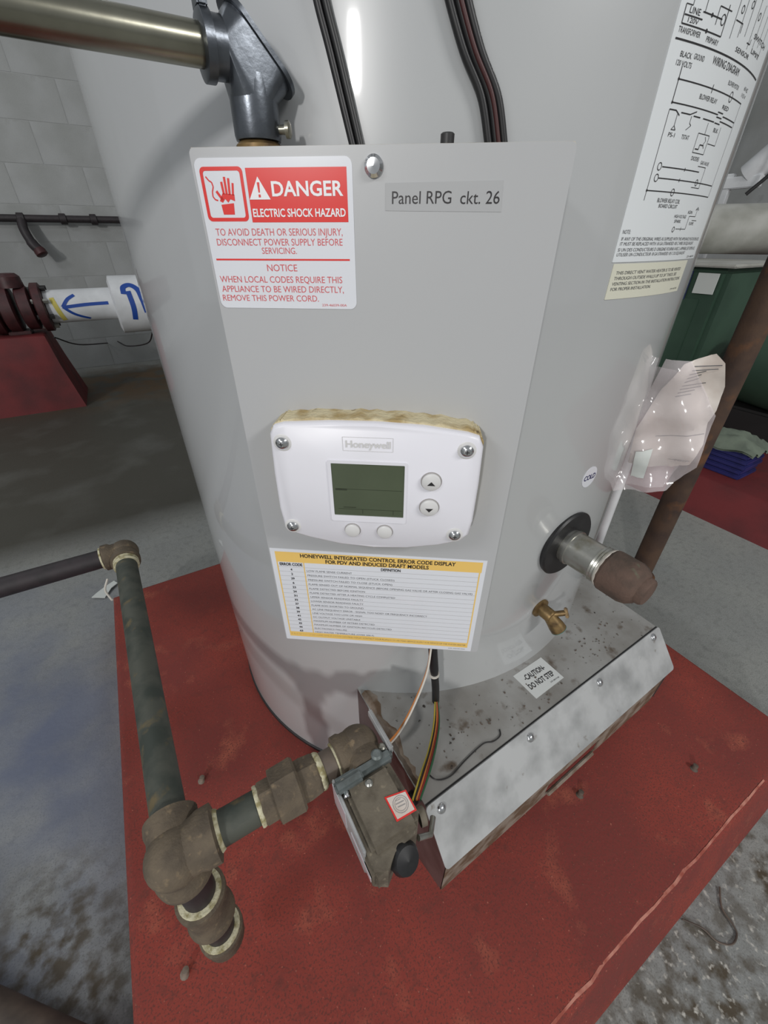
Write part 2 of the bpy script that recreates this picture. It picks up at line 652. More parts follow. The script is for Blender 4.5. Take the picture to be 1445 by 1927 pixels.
MB().lathe((AX, AY, TB), (0, 0, 1), [(0, TR - 0.006), (0.0, TR - 0.001), (0.001, TR), (0.8, TR), (1.62, TR), (1.64, TR - 0.01), (1.65, TR - 0.05)], n=128).build('jacket', 'tank_paint', heater)
MB().lathe((AX, AY, PZ), (0, 0, 1), [(0, TR + 0.002), (0.006, TR + 0.002), (0.010, TR - 0.004)], n=96).build('base_ring', 'dark_trim', heater)

# control box and its flat cover
PN = radial(-4.9)
PT = Vector((-PN.y, PN.x, 0))
PO = Vector((AX, AY, 0)) + PN * (TR + 0.03)


def pan(s, z, h=0.0):
    return PO + PT * s + PN * h + Vector((0, 0, z))


PAX = (PT, PN, Vector((0, 0, 1)))
MB().box(pan(-0.0035, 0.6555, -0.030), (0.202, 0.052, 0.405), PAX, 0.002).build('control_box', 'panel_paint', heater)
cov = MB().slab(rrect(-0.1085, 0.449, 0.1015, 0.862, 0.003), pan, -0.0022, 0.0).build('control_cover', 'panel_paint', heater)
m = MB()
for sx in (-0.1075, 0.1005):
    m.box(pan(sx, 0.6555, -0.012), (0.002, 0.022, 0.41), PAX)
m.build('cover_flange', 'panel_paint', cov)
MB().box(pan(-0.0035, 0.8612, -0.012), (0.2095, 0.022, 0.0022), PAX, 0.0006).build('top_lip', 'dusty_lip', cov)
m = MB().lathe(pan(-0.005, 0.853, -0.001), PN, [(0, 0.0052), (0.0025, 0.0052), (0.0042, 0.0036), (0.0045, 0.0)], n=24, cap=False)
sc_ = m.build('cover_screw', 'chrome', cov)

# ---- danger label
lab = MB().slab(rrect(-0.107, 0.782, -0.017, 0.8575, 0.004), pan, 0.0, 0.0003).build('danger_label', 'label_white', heater)
lab['label'] = 'white and red DANGER electric shock hazard sticker'
P = Print(pan, 0.0004)
frame_poly(P, rrect(-0.1045, 0.8285, -0.0795, 0.8537, 0.0025), rrect(-0.1027, 0.8303, -0.0813, 0.8519, 0.0015))
P.rect(-0.0777, 0.8280, -0.0202, 0.8530)
# hand: wrist, palm and five fingers
P.poly([(-0.0945, 0.8318), (-0.0878, 0.8318), (-0.0873, 0.8372), (-0.0950, 0.8365)])
P.poly([(-0.0955, 0.8382), (-0.0938, 0.8374), (-0.0921, 0.8392), (-0.0906, 0.8374), (-0.0890, 0.8390), (-0.0864, 0.8381), (-0.0862, 0.8412), (-0.0932, 0.8418)])
for (x0, y0, x1, y1, w) in ((-0.0924, 0.8413, -0.0928, 0.8470, 0.0013), (-0.0907, 0.8413, -0.0907, 0.8492, 0.0013),
                            (-0.0890, 0.8410, -0.0884, 0.8486, 0.0013), (-0.0871, 0.8408, -0.0862, 0.8464, 0.0012),
                            (-0.0935, 0.8385, -0.0966, 0.8428, 0.0014)):
    P.line([(x0, y0), (x1, y1)], w)
P.line([(-0.1015, 0.8494), (-0.1000, 0.8476), (-0.0985, 0.8468), (-0.0980, 0.8448), (-0.0990, 0.8425), (-0.0992, 0.8403), (-0.0980, 0.8388), (-0.0965, 0.8385)], 0.0007)
P.build('red_print', 'print_red', lab)
P = Print(pan, 0.00055)
tri = [(-0.0712, 0.8492), (-0.0774, 0.8388), (-0.0650, 0.8388)]
P.poly(tri)
P.text(-0.0638, -0.0225, 0.8404, 0.0066, 'DANGER', True)
P.text(-0.0766, -0.0216, 0.8307, 0.0038, 'ELECTRIC SHOCK HAZARD', True)
P.build('white_lettering', 'print_white', lab)
P = Print(pan, 0.0007)
P.poly([(-0.0719, 0.8466), (-0.0705, 0.8466), (-0.0708, 0.8420), (-0.0716, 0.8420)])
P.rect(-0.0718, 0.8398, -0.0706, 0.8411)
P.build('exclamation_mark', 'print_red', lab)
P = Print(pan, 0.0004)
P.text(-0.1015, -0.0240, 0.8215, 0.0036, 'TO AVOID DEATH OR SERIOUS INJURY,')
P.text(-0.1020, -0.0243, 0.8165, 0.0035, 'DISCONNECT POWER SUPPLY BEFORE')
P.text(-0.0745, -0.0528, 0.8122, 0.0033, 'SERVICING.')
P.text(-0.0727, -0.0536, 0.8030, 0.0037, 'NOTICE')
P.text(-0.1045, -0.0256, 0.7967, 0.0036, 'WHEN LOCAL CODES REQUIRE THIS')
P.text(-0.1045, -0.0250, 0.7913, 0.0036, 'APPLIANCE TO BE WIRED DIRECTLY,')
P.text(-0.1050, -0.0415, 0.7862, 0.0035, 'REMOVE THIS POWER CORD.')
P.text(-0.0395, -0.0234, 0.7835, 0.0014, '239-46039-00A')
P.build('red_lettering', 'print_pink', lab)
P = Print(pan, 0.0004)
P.rect(-0.1045, 0.8087, -0.0203, 0.8096)
P.build('red_rule', 'print_red', lab)

# ---- circuit label
lab = MB().slab([(0.0015, 0.8333), (0.067, 0.8325), (0.066, 0.8465), (0.0015, 0.8458)], pan, 0.0, 0.0002).build('circuit_label', 'label_grey', heater)
lab['label'] = 'clear tape label reading Panel RPG ckt. 26'
P = Print(pan, 0.0003)
P.text(0.0052, 0.0385, 0.8364, 0.0058, 'Panel RPG')
P.text(0.0435, 0.0652, 0.8362, 0.0058, 'ckt. 26')
P.build('lettering', 'print_black', lab)

# ---- temperature controller
outline = []
key = [(-0.0797, 0.7035), (-0.0765, 0.7095), (-0.0690, 0.7118), (-0.0360, 0.7138), (-0.0040, 0.7141), (0.030, 0.7125), (0.0610, 0.7085),
       (0.0690, 0.7060), (0.0722, 0.6990), (0.0728, 0.670), (0.0722, 0.636), (0.0705, 0.6230), (0.0650, 0.6165), (0.0480, 0.6110), (0.022, 0.6062),
       (-0.006, 0.6047), (-0.034, 0.6068), (-0.060, 0.6123), (-0.0745, 0.6168), (-0.0800, 0.6240), (-0.0815, 0.640), (-0.0812, 0.672)]
outline = list(reversed(key))


def scaled(o, k, d=0.0):
    cx = sum(p[0] for p in o) / len(o)
    cy = sum(p[1] for p in o) / len(o)
    return [(cx + (p[0] - cx) * k, cy + (p[1] - cy) * k + d) for p in o]


m = MB()
loops = [(1.0, 0.0185), (1.0, 0.0222), (0.988, 0.0240), (0.965, 0.0250)]
n = len(outline)
vs = []
for (k, h) in loops:
    vs += [pan(x, z, h) for (x, z) in scaled(outline, k)]
fs = []
for i in range(len(loops) - 1):
    for k in range(n):
        fs.append((i * n + k, i * n + (k + 1) % n, (i + 1) * n + (k + 1) % n, (i + 1) * n + k))
fs.append(tuple((len(loops) - 1) * n + k for k in range(n)))
fs.append(tuple(reversed(range(n))))
ctl = m.add(vs, fs).build('temperature_controller', 'white_plastic', heater)
ctl['label'] = 'white plastic controller with a grey-green screen and four buttons'
# ragged foam behind it
fo = []
o2 = []
for i in range(n):
    a, b = outline[i], outline[(i + 1) % n]
    for k in range(5):
        o2.append((a[0] + (b[0] - a[0]) * k / 5, a[1] + (b[1] - a[1]) * k / 5))
fo = [(x + random.uniform(-0.0006, 0.0006), z + random.uniform(-0.0006, 0.0014) + (0.0012 if z > 0.68 else 0)) for (x, z) in scaled(o2, 1.0, 0.0)]
MB().slab(fo, pan, 0.0, 0.0190).build('foam_gasket', 'foam', ctl)
H = 0.0250
# raised screen surround, sunken dark glass
P = MB()
fr_o = rrect(-0.0395, 0.6315, 0.0205, 0.6860, 0.002, 3)
fr_i = rrect(-0.0365, 0.6375, 0.0180, 0.6832, 0.0006, 3)
nn = len(fr_o)
vs = [pan(x, z, H - 0.0006) for x, z in fr_o] + [pan(x, z, H + 0.0009) for x, z in scaled(fr_o, 0.985)] + [pan(x, z, H + 0.0009) for x, z in fr_i] + [pan(x, z, H - 0.001) for x, z in fr_i]
fs = []
for i in range(3):
    for k in range(nn):
        fs.append((i * nn + k, i * nn + (k + 1) % nn, (i + 1) * nn + (k + 1) % nn, (i + 1) * nn + k))
P.add(vs, fs).build('screen_surround', 'white_plastic', ctl)
MB().slab([(-0.0368, 0.6372), (0.0183, 0.6372), (0.0183, 0.6835), (-0.0368, 0.6835)], pan, H - 0.0005, H + 0.0003).build('lcd_screen', 'lcd', ctl)
P = Print(pan, H + 0.0004)
P.line([(-0.033, 0.6615), (0.0165, 0.6615)], 0.0003)
P.rect(-0.0345, 0.6602, -0.0255, 0.6618)
P.line([(-0.033, 0.6435), (0.0165, 0.6435)], 0.0003).line([(-0.014, 0.6435), (-0.014, 0.6395)], 0.0003).line([(0.010, 0.6435), (0.010, 0.6395)], 0.0003)
P.rect(-0.029, 0.6447, -0.019, 0.6453)
P.build('screen_segments', 'lcd_mark', ctl)
for (s, z, up) in ((0.0378, 0.6709, 1), (0.0376, 0.6483, -1)):
    MB().lathe(pan(s, z, H - 0.0004), PN, [(0, 0.0078), (0.0008, 0.0078), (0.0009, 0.0070)], n=32).build('button_recess', 'print_rule', ctl)
    b = MB().lathe(pan(s, z, H), PN, [(0, 0.0070), (0.0020, 0.0070), (0.0026, 0.0062), (0.0027, 0.0)], n=32, cap=False).build('button', 'button_plastic', ctl)
    P = Print(pan, H + 0.0029)
    zc = z - 0.001
    P.poly([(s - 0.0030, zc - 0.0012 * up), (s + 0.0030, zc - 0.0012 * up), (s, zc + 0.0020 * up)])
    P.build('arrow_mark', 'print_black', ctl)
for s in (-0.0228, 0.0034):
    MB().lathe(pan(s, 0.6230, H - 0.0004), PN, [(0, 0.0066), (0.0008, 0.0066), (0.0009, 0.006)], n=28).build('button_recess', 'print_rule', ctl)
    MB().lathe(pan(s, 0.6230, H), PN, [(0, 0.0060), (0.0018, 0.0060), (0.0024, 0.0050), (0.0025, 0.0)], n=28, cap=False).build('button', 'button_plastic', ctl)
for (s, z) in ((-0.0707, 0.6977), (0.0609, 0.6967), (-0.0721, 0.6240), (0.0593, 0.6231)):
    MB().lathe(pan(s, z, H - 0.0008), PN, [(0, 0.0068), (0.0007, 0.0068), (0.0012, 0.0060), (0.0011, 0.0050)], n=28).build('screw_recess', 'button_plastic', ctl)
    m = MB().lathe(pan(s, z, H), PN, [(0, 0.0046), (0.0016, 0.0046), (0.0030, 0.0034), (0.0036, 0.0018), (0.0037, 0.0)], n=24, cap=False)
    m.build('screw', 'chrome', ctl)
    P = Print(pan, H + 0.0038)
    P.rect(s - 0.0016, z - 0.0003, s + 0.0016, z + 0.0003).rect(s - 0.0003, z - 0.0016, s + 0.0003, z + 0.0016)
    P.build('screw_slot', 'print_black', ctl)
# embossed maker's name in a shallow box
P = Print(pan, H + 0.0003)
P.text(-0.0247, 0.0075, 0.6962, 0.0052, 'Honeywell', True)
P.line([(-0.0268, 0.6935), (0.0092, 0.6935), (0.0092, 0.7040), (-0.0268, 0.7040), (-0.0268, 0.6935)], 0.0003)
P.build('raised_lettering', 'button_plastic', ctl)

# ---- error code label
lab = MB().slab([(-0.1077, 0.4500), (0.0942, 0.4500), (0.0948, 0.5772), (-0.1075, 0.5785)], pan, 0.0, 0.0003).build('error_code_label', 'label_white', heater)
lab['label'] = 'white and yellow error code table sticker'
P = Print(pan, 0.0004)
P.rect(-0.1030, 0.5625, 0.0912, 0.5750)
P.rect(-0.1030, 0.4555, 0.0900, 0.4628)
P.rect(-0.1030, 0.4628, -0.1018, 0.5625).rect(0.0890, 0.4628, 0.0902, 0.5625).rect(-0.0770, 0.4628, -0.0760, 0.5625)
P.build('yellow_bands', 'label_yellow', lab)
P = Print(pan, 0.0006)
P.text(-0.0788, 0.0668, 0.5692, 0.0043, 'HONEYWELL INTEGRATED CONTROL ERROR CODE DISPLAY', True)
P.text(-0.0550, 0.0424, 0.5634, 0.0043, 'FOR PDV AND INDUCED DRAFT MODELS', True)
P.text(-0.1000, -0.0780, 0.5582, 0.0034, 'ERROR CODE', True)
P.text(-0.0022, 0.0163, 0.5580, 0.0032, 'DEFINITION', True)
codes = ['4', '2', '29', '6', '23', '24', '31', '32', '37', '38', '39', '41', '42', '43', '44', '63']
z0, dz = 0.5520, 0.00588
for i, c in enumerate(codes):
    w = 0.0017 * len(c)
    P.text(-0.0895 - w / 2, -0.0895 + w / 2, z0 - i * dz, 0.0026, c, True)
P.build('black_lettering', 'print_black', lab)
rows = [('LOW FLAME SENSE CURRENT', 0.044), ('PRESSURE SWITCH FAILED TO OPEN (STUCK CLOSED)', 0.085), ('PRESSURE SWITCH FAILED TO CLOSE (STUCK OPEN)', 0.083),
        ('FLAME SENSED OUT OF NORMAL SEQUENCE (BEFORE OPENING GAS VALVE OR AFTER CLOSING GAS VALVE)', 0.1605), ('FLAME DETECTED BEFORE IGNITION', 0.056),
        ('FLAME DETECTED AFTER A HEATING CYCLE COMPLETED', 0.086), ('UPPER SENSOR READINGS FAULTY', 0.054), ('LOWER SENSOR READINGS FAULTY', 0.054),
        ('FLAME ROD SHORTED TO GROUND', 0.054), ('AC LINE FREQUENCY ERROR - SIGNAL TOO NOISY OR FREQUENCY INCORRECT', 0.119), ('LINE VOLTAGE TOO LOW OR HIGH', 0.052),
        ('DC OUTPUT VOLTAGE UNSTABLE', 0.050), ('MAXIMUM NUMBER OF RETRIES DETECTED', 0.065), ('MAXIMUM NUMBER OF IGNITION RECYCLES DETECTED', 0.083),
        ('ELECTRONICS FAILURE', 0.035), ('HIGH WATER TEMPERATURE (OVER 200 F)', 0.064)]
P = Print(pan, 0.0004)
for i, (t, w) in enumerate(rows):
    P.text(-0.0743, -0.0743 + w, z0 - i * dz - 0.0006, 0.0023, t)
P.text(-0.1012, 0.0878, 0.4580, 0.0024, 'IF ANY OF THE NOTED CODES APPEAR ON THE CONTROL DISPLAY CONTACT YOUR PLUMBER OR HEATING SERVICE AGENT FOR SERVICE OF THE WATER HEATER')
P.text(0.0700, 0.0880, 0.4522, 0.0012, '239-46038-00A')
P.h = 0.0006
P.build('grey_lettering', 'print_grey', lab)
P = Print(pan, 0.00038)
for i in range(17):
    z = z0 - i * dz + 0.0042
    P.rect(-0.1018, z, 0.0890, z + 0.00022)
P.build('row_rules', 'print_rule', lab)


# ---- curved labels on the jacket: x is arc degrees, y is height
def jac(a, z, h=0.0):
    return cyl(a, z, h)


lab = MB().grid_slab(24.4, 48.3, 0.8055, 1.02, jac, 0.0, 0.0004, 24, 6).build('wiring_label', 'label_paper', heater)
lab['label'] = 'tall white wiring diagram sticker curving round the tank'
Hh = 0.0006
P = Print(jac, Hh)
mm = 0.33 * math.pi / 180  # metres per degree


def dline(pts, w=0.0006):
    """polyline with x in degrees, width in metres"""
    for (a, b) in zip(pts, pts[1:]):
        dx, dy = (b[0] - a[0]) * mm, b[1] - a[1]
        ln = math.hypot(dx, dy)
        if ln < 1e-9:
            continue
        nx, ny = -dy / ln * w / 2 / mm, dx / ln * w / 2
        k = max(1, int(ln / 0.008))
        for i in range(k):
            p = (a[0] + (b[0] - a[0]) * i / k, a[1] + (b[1] - a[1]) * i / k)
            q = (a[0] + (b[0] - a[0]) * (i + 1) / k, a[1] + (b[1] - a[1]) * (i + 1) / k)
            P.poly([(p[0] - nx, p[1] - ny), (q[0] - nx, q[1] - ny), (q[0] + nx, q[1] + ny), (p[0] + nx, p[1] + ny)])


def dring(cx, cy, r, w=0.0005):
    dline([(cx + r / mm * math.cos(2 * math.pi * i / 14), cy + r * math.sin(2 * math.pi * i / 14)) for i in range(15)], w)


def dot(cx, cy, r=0.0008):
    P.poly([(cx + r / mm * math.cos(2 * math.pi * i / 10), cy + r * math.sin(2 * math.pi * i / 10)) for i in range(10)])


dline([(24.9, 0.917), (47.6, 0.917)], 0.0008)
# lower schematic
dline([(27.1, 0.907), (27.1, 0.8905)]); dline([(27.1, 0.9015), (44.1, 0.9015)]); dline([(27.1, 0.8912), (37.4, 0.8912)]); dline([(39.0, 0.8912), (43.9, 0.8912)])
dot(27.1, 0.9015); dot(27.1, 0.8912)
dring(39.5, 0.9015, 0.0026); dline([(34.0, 0.8995), (34.0, 0.9035)])
dline([(44.0, 0.9015), (44.0, 0.8475)], 0.0004)
dline([(27.0, 0.888), (27.0, 0.842)], 0.0004)
dline([(27.0, 0.888), (28.2, 0.888), (29.0, 0.886)]); dline([(29.2, 0.8875), (31.0, 0.8875), (32.2, 0.8895)]); dline([(31.8, 0.8872), (33.3, 0.8872)]); dline([(34.0, 0.8872), (37.0, 0.8872)])
dline([(38.6, 0.8885), (43.7, 0.8885)])
dline([(28.6, 0.8865), (28.6, 0.881), (28.2, 0.879), (29.0, 0.879), (28.6, 0.881)], 0.0004)
dline([(31.4, 0.887), (31.4, 0.8835), (31.8, 0.8825), (31.0, 0.880)], 0.0004)
dline([(37.2, 0.8925), (38.8, 0.8925)]); dline([(37.2, 0.8900), (38.8, 0.8900)]); dline([(37.2, 0.8870), (38.8, 0.8870)])
dline([(35.6, 0.886), (35.6, 0.880), (34.0, 0.880), (34.0, 0.870), (37.0, 0.870), (37.0, 0.880), (35.6, 0.880)], 0.0004)
dline([(34.3, 0.872), (35.2, 0.872), (35.2, 0.8745), (36.2, 0.8745)]); dline([(36.0, 0.879), (36.4, 0.877), (36.0, 0.875), (36.4, 0.873)], 0.0004)
dline([(37.2, 0.876), (39.6, 0.876), (39.6, 0.886)], 0.0004)
for z in (0.8605, 0.8545):
    dring(28.1, z, 0.0020)
dline([(28.6, 0.8605), (37.4, 0.8605)]); dline([(28.4, 0.8545), (43.8, 0.8545)])
dline([(33.5, 0.8595), (33.5, 0.8615)]); dline([(33.0, 0.8535), (33.0, 0.8555)])
dline([(36.6, 0.8635), (39.0, 0.8635), (39.0, 0.8515), (36.6, 0.8515)], 0.0004); dring(37.7, 0.8545, 0.0018)
dline([(27.0, 0.8475), (43.9, 0.8475)]); dot(27.0, 0.8475); dring(32.3, 0.8475, 0.0020)
dring(35.4, 0.8258, 0.0016); dline([(36.0, 0.8262), (39.0, 0.8262), (39.0, 0.8345), (41.2, 0.8345), (41.2, 0.8395), (40.6, 0.8385), (41.2, 0.8405), (41.8, 0.8385)], 0.0004)
dline([(37.5, 0.825), (37.5, 0.8275)], 0.0004); dline([(40.4, 0.832), (42.2, 0.832)], 0.0004)
# upper schematic
dline([(25.2, 0.9305), (25.2, 0.923), (32.3, 0.923), (32.3, 0.936)]); dline([(25.3, 0.9265), (28.2, 0.9265)])
dline([(25.2, 0.9305), (26.2, 0.9305), (26.2, 0.936)], 0.0004); dline([(28.0, 0.9295), (31.6, 0.9295)]); dline([(28.3, 0.9295), (28.3, 0.94)], 0.0004)
dring(31.8, 0.9295, 0.0022); dline([(30.6, 0.9265), (30.6, 0.934), (33.0, 0.934)], 0.0005)
dot(29.6, 0.9295, 0.001); dot(29.4, 0.923, 0.001)
for i in range(7):
    a = 34.2 + i * 1.7
    dline([(a, 0.924 + 0.002 * (i % 3)), (a, 0.945 + 0.004 * (i % 2))], 0.0004)
dring(35.2, 0.937, 0.0016); dring(37.2, 0.941, 0.0016); dring(40.0, 0.939, 0.0016)
dline([(34.4, 0.932), (36.2, 0.932), (36.2, 0.928)], 0.0005); dline([(38.8, 0.9265), (39.8, 0.9265), (39.8, 0.929)], 0.0005)
for i in range(9):
    a = 25.4 + i * 2.3
    dline([(a, 0.945), (a, 0.96 + 0.006 * (i % 3))], 0.0004)
    dline([(a, 0.95 + 0.003 * (i % 2)), (a + 2.0, 0.95 + 0.003 * (i % 2))], 0.0005)
for (x0, x1, z, c, t) in (
        (25.9, 27.6, 0.9275, 0.0026, 'LINE'), (26.0, 27.7, 0.9240, 0.0020, '120V'), (25.0, 28.6, 0.9195, 0.0024, 'TRANSFORMER'), (29.8, 32.2, 0.9190, 0.0024, 'PRIMARY'),
        (26.3, 28.2, 0.9105, 0.0024, 'BLACK'), (28.6, 30.5, 0.9110, 0.0024, 'GROUND'), (26.0, 28.6, 0.9068, 0.0024, '120 VOLTS'), (32.2, 39.4, 0.9115, 0.0036, 'WIRING DIAGRAM'),
        (37.4, 41.0, 0.9060, 0.0022, 'BLOWER MOTOR'), (31.8, 36.0, 0.8955, 0.0024, 'BLOWER RELAY'), (38.0, 40.0, 0.8945, 0.0022, 'RED'), (28.0, 29.2, 0.8755, 0.0022, 'PS-1'), (30.6, 32.2, 0.8755, 0.0022, 'TSTAT'),
        (37.6, 39.0, 0.8825, 0.0022, 'BLK'), (34.2, 36.2, 0.8660, 0.0022, 'DIODES'), (37.0, 39.6, 0.8648, 0.0020, 'GAS VALVE'), (29.6, 34.8, 0.8415, 0.0024, 'BLOWER RELAY COIL'), (30.2, 34.5, 0.8385, 0.0022, 'BOARD CIRCUIT'),
        (34.6, 38.0, 0.8330, 0.0020, 'HIGH VOLTAGE'), (35.0, 36.8, 0.8300, 0.0020, 'SPARK'), (38.2, 39.6, 0.8360, 0.0020, 'IGN'), (39.8, 41.4, 0.8290, 0.0020, 'FLAME'),
        (43.2, 45.0, 0.9080, 0.0020, '60 HZ'), (43.0, 45.0, 0.9045, 0.0020, '115 V'), (36.4, 40.8, 0.9205, 0.0022, 'SENSOR'), (41.0, 44.5, 0.9240, 0.0022, 'LIMIT'),
        (25.4, 30.0, 0.9400, 0.0024, 'CONTROL'), (32.0, 34.0, 0.9420, 0.0024, 'FAN'), (40.4, 45.8, 0.9300, 0.0024, 'SWITCH')):
    P.text(x0, x1, z, c, t)
P.build('schematic_lines', 'print_black', lab)
P = Print(jac, Hh)
P.text(24.8, 26.2, 0.8228, 0.0024, 'NOTE:')
P.text(24.9, 47.0, 0.8188, 0.0021, 'IF ANY OF THE ORIGINAL WIRES AS SUPPLIED WITH THE APPLIANCE MUST BE REPLACED,')
P.text(24.9, 44.4, 0.8158, 0.0021, 'IT MUST BE REPLACED WITH 18 GA STRANDED 105 C WIRE OR EQUIVALENT')
P.text(24.8, 46.4, 0.8122, 0.0021, 'SI UN DES CONDUCTEURS D ORIGINE FOURNI AVEC L APPAREIL EST REMPLACE,')
P.text(24.8, 42.0, 0.8092, 0.0021, 'UTILISER UN CONDUCTEUR 18 GA STRANDED 105 C OU EQUIVALENT')
P.text(43.6, 47.4, 0.8066, 0.0014, '23-46001')
P.build('note_lettering', 'print_grey', lab)

lab = MB().grid_slab(24.8, 44.9, 0.7810, 0.8045, jac, 0.0, 0.0004, 20, 1).build('vent_label', 'label_cream', heater)
lab['label'] = 'cream direct vent notice sticker below the wiring diagram'
P = Print(jac, Hh)
P.text(25.6, 42.6, 0.7976, 0.0022, 'THIS DIRECT VENT WATER HEATER IS TO BE VENTED')
P.text(25.5, 41.5, 0.7940, 0.0022, 'THROUGH OUTSIDE WALLS UP TO 24" THICK. SEE')
P.text(25.4, 43.6, 0.7904, 0.0022, 'VENTING SECTION IN THE INSTALLATION INSTRUCTIONS')
P.text(25.4, 34.2, 0.7868, 0.0022, 'FOR PROPER INSTALLATION.')
P.text(41.0, 43.8, 0.7832, 0.0012, '239-45708')
P.build('lettering', 'print_grey', lab)


def disc_on(a, z, r, h0, h1, f=jac, n=28):
    pts = [(a + r / mm * math.cos(2 * math.pi * i / n), z + r * math.sin(2 * math.pi * i / n)) for i in range(n)]
    return MB().slab(pts, f, h0, h1)


lab = disc_on(34.2, 0.612, 0.0120, 0.0, 0.0004).build('cold_label', 'label_white', heater)
lab['label'] = 'round white sticker reading COLD'
P = Print(jac, Hh)
P.text(32.5, 35.9, 0.6093, 0.0058, 'COLD', True)
P.build('lettering', 'print_blue', lab)

# ---- capped cold water nipple: rubber collar, galvanised nipple, rusty square-headed plug
NA, NZ = 33.0, 0.527
nd = radial(NA)
no = cyl(NA, NZ)
MB().lathe(no + nd * -0.004, nd, [(0, 0.040), (0.0062, 0.041), (0.0080, 0.039), (0.0082, 0.018)], n=48).build('rubber_collar', 'black_rubber', heater)
nip = MB().lathe(no, nd, [(0.0, 0.0200), (0.008, 0.0200), (0.0085, 0.0212), (0.012, 0.0212), (0.0125, 0.0198), (0.042, 0.0198), (0.0425, 0.0212), (0.0445, 0.0203), (0.0455, 0.0214), (0.0475, 0.0204), (0.0485, 0.0214), (0.050, 0.0205)], n=40).build('nipple', 'zinc', heater)
MB().lathe(no + nd * 0.0495, nd, [(0, 0.0212), (0.0022, 0.0224), (0.0032, 0.0214)], n=40).build('thread_ring', 'wire_white', nip)
MB().lathe(no + nd * 0.052, nd, [(0, 0.0222), (0.003, 0.0240), (0.026, 0.0240), (0.032, 0.0222), (0.037, 0.018), (0.0385, 0.0155), (0.043, 0.015), (0.0450, 0.0135), (0.0455, 0.0)], n=14, cap=False).build('plug', 'rusty_iron', heater, angle=30)

# ---- brass drain cock
da, dzz = 30.8, 0.428
dd = radial(da)
dt = Vector((-dd.y, dd.x, 0))
do = cyl(da, dzz)
dv = MB().lathe(do - dd * 0.002, dd, [(0, 0.013), (0.004, 0.013), (0.005, 0.0085), (0.020, 0.0085), (0.022, 0.007)], n=24).build('drain_cock', 'brass', heater)
so = do + dd * 0.014
sd = (dd * 0.55 + dt * 0.35 + Vector((0, 0, -0.75))).normalized()
MB().lathe(so, sd, [(0, 0.0075), (0.010, 0.0085), (0.018, 0.0098), (0.024, 0.0100), (0.024, 0.0080), (0.016, 0.0070)], n=24).build('spout', 'brass', dv)
MB().lathe(so + sd * 0.0225, sd, [(0, 0.0086), (0.0022, 0.0102), (0.0024, 0.0072)], n=24).build('spout_rim', 'verdigris', dv)
hd = (dd * 0.55 + dt * 0.55 + Vector((0, 0, 0.35))).normalized()
m = MB().tube([so, so + hd * 0.020], 0.0036, 12)
m.box(so + hd * 0.021, (0.004, 0.013, 0.008), (hd, hd.orthogonal().normalized(), hd.cross(hd.orthogonal().normalized())), 0.001)
m.build('cock_handle', 'brass', dv)

# ---- burner box at the foot of the tank
BU0, BU1, BV, BT = 0.134, 0.586, 0.148, 0.315


def yv(x):
    """the burner box stands a touch askew to the room"""
    return (x - 0.132) * 0.038 - 0.008


m = MB().slab([(BU0, BV + yv(BU0)), (BU1, BV + yv(BU1)), (BU1, 0.34), (0.46, 0.245), (0.354, 0.235), (0.25, 0.245), (BU0, 0.335)], lambda x, y, h: Vector((x, y, h)), BT - 0.002, BT)
top = m.build('burner_box_top', 'dirty_steel', heater)
for uu in (BU0, BU1):
    s = 1 if uu == BU0 else -1
    k = yv(uu)
    prof = [(BV + k - 0.0005, BT - 0.003), (0.106 + k, 0.266), (0.106 + k, 0.188), (0.145, 0.158), (0.34, 0.158), (0.34, BT - 0.003)]
    MB().slab(prof, lambda x, y, h: Vector((uu + h * s, x, y)), 0.0, 0.0016).build('burner_box_side', 'inner_steel', heater)
# strip below the front plate with a hand slot
m = MB()
slot0, slot1 = 0.31, 0.42


def strip(u0, u1, z1, z0, d=0.0):
    vs = [Vector((x, 0.1055 + yv(x) + e, z)) for e in (0.0, 0.0014) for (x, z) in ((u0, z1), (u1, z1), (u1, z0), (u0, z0))]
    m.add(vs, [(0, 1, 2, 3), (7, 6, 5, 4), (0, 4, 5, 1), (1, 5, 6, 2), (2, 6, 7, 3), (3, 7, 4, 0)])


strip(BU0, slot0, 0.266, 0.188)
strip(slot1, BU1 - 0.014, 0.266, 0.188)
strip(slot0, slot1, 0.266, 0.226)
strip(slot0, slot1, 0.196, 0.188)
m.build('return_strip', 'rust_steel', heater)
MB().tube([(slot0 + 0.006, 0.104 + yv(slot0), 0.196), (slot1 - 0.006, 0.104 + yv(slot1), 0.196)], 0.003, 8).build('slot_lip', 'rust_steel', heater)
MB().box(((BU0 + BU1) / 2, 0.24, 0.1600), (BU1 - BU0 - 0.004, 0.18, 0.002)).build('burner_box_floor', 'inner_steel', heater)
# slanted front plate
A = Vector((0, BV, BT))
B = Vector((0, 0.1045, 0.263))
pd = (B - A)
pl = pd.length
pd.normalize()
pn_ = Vector((1, 0, 0)).cross(pd).normalized()
if pn_.z < 0:
    pn_ = -pn_


def plate(x, y, h):
    return Vector((x, A.y + yv(x), A.z)) + pd * y + pn_ * h


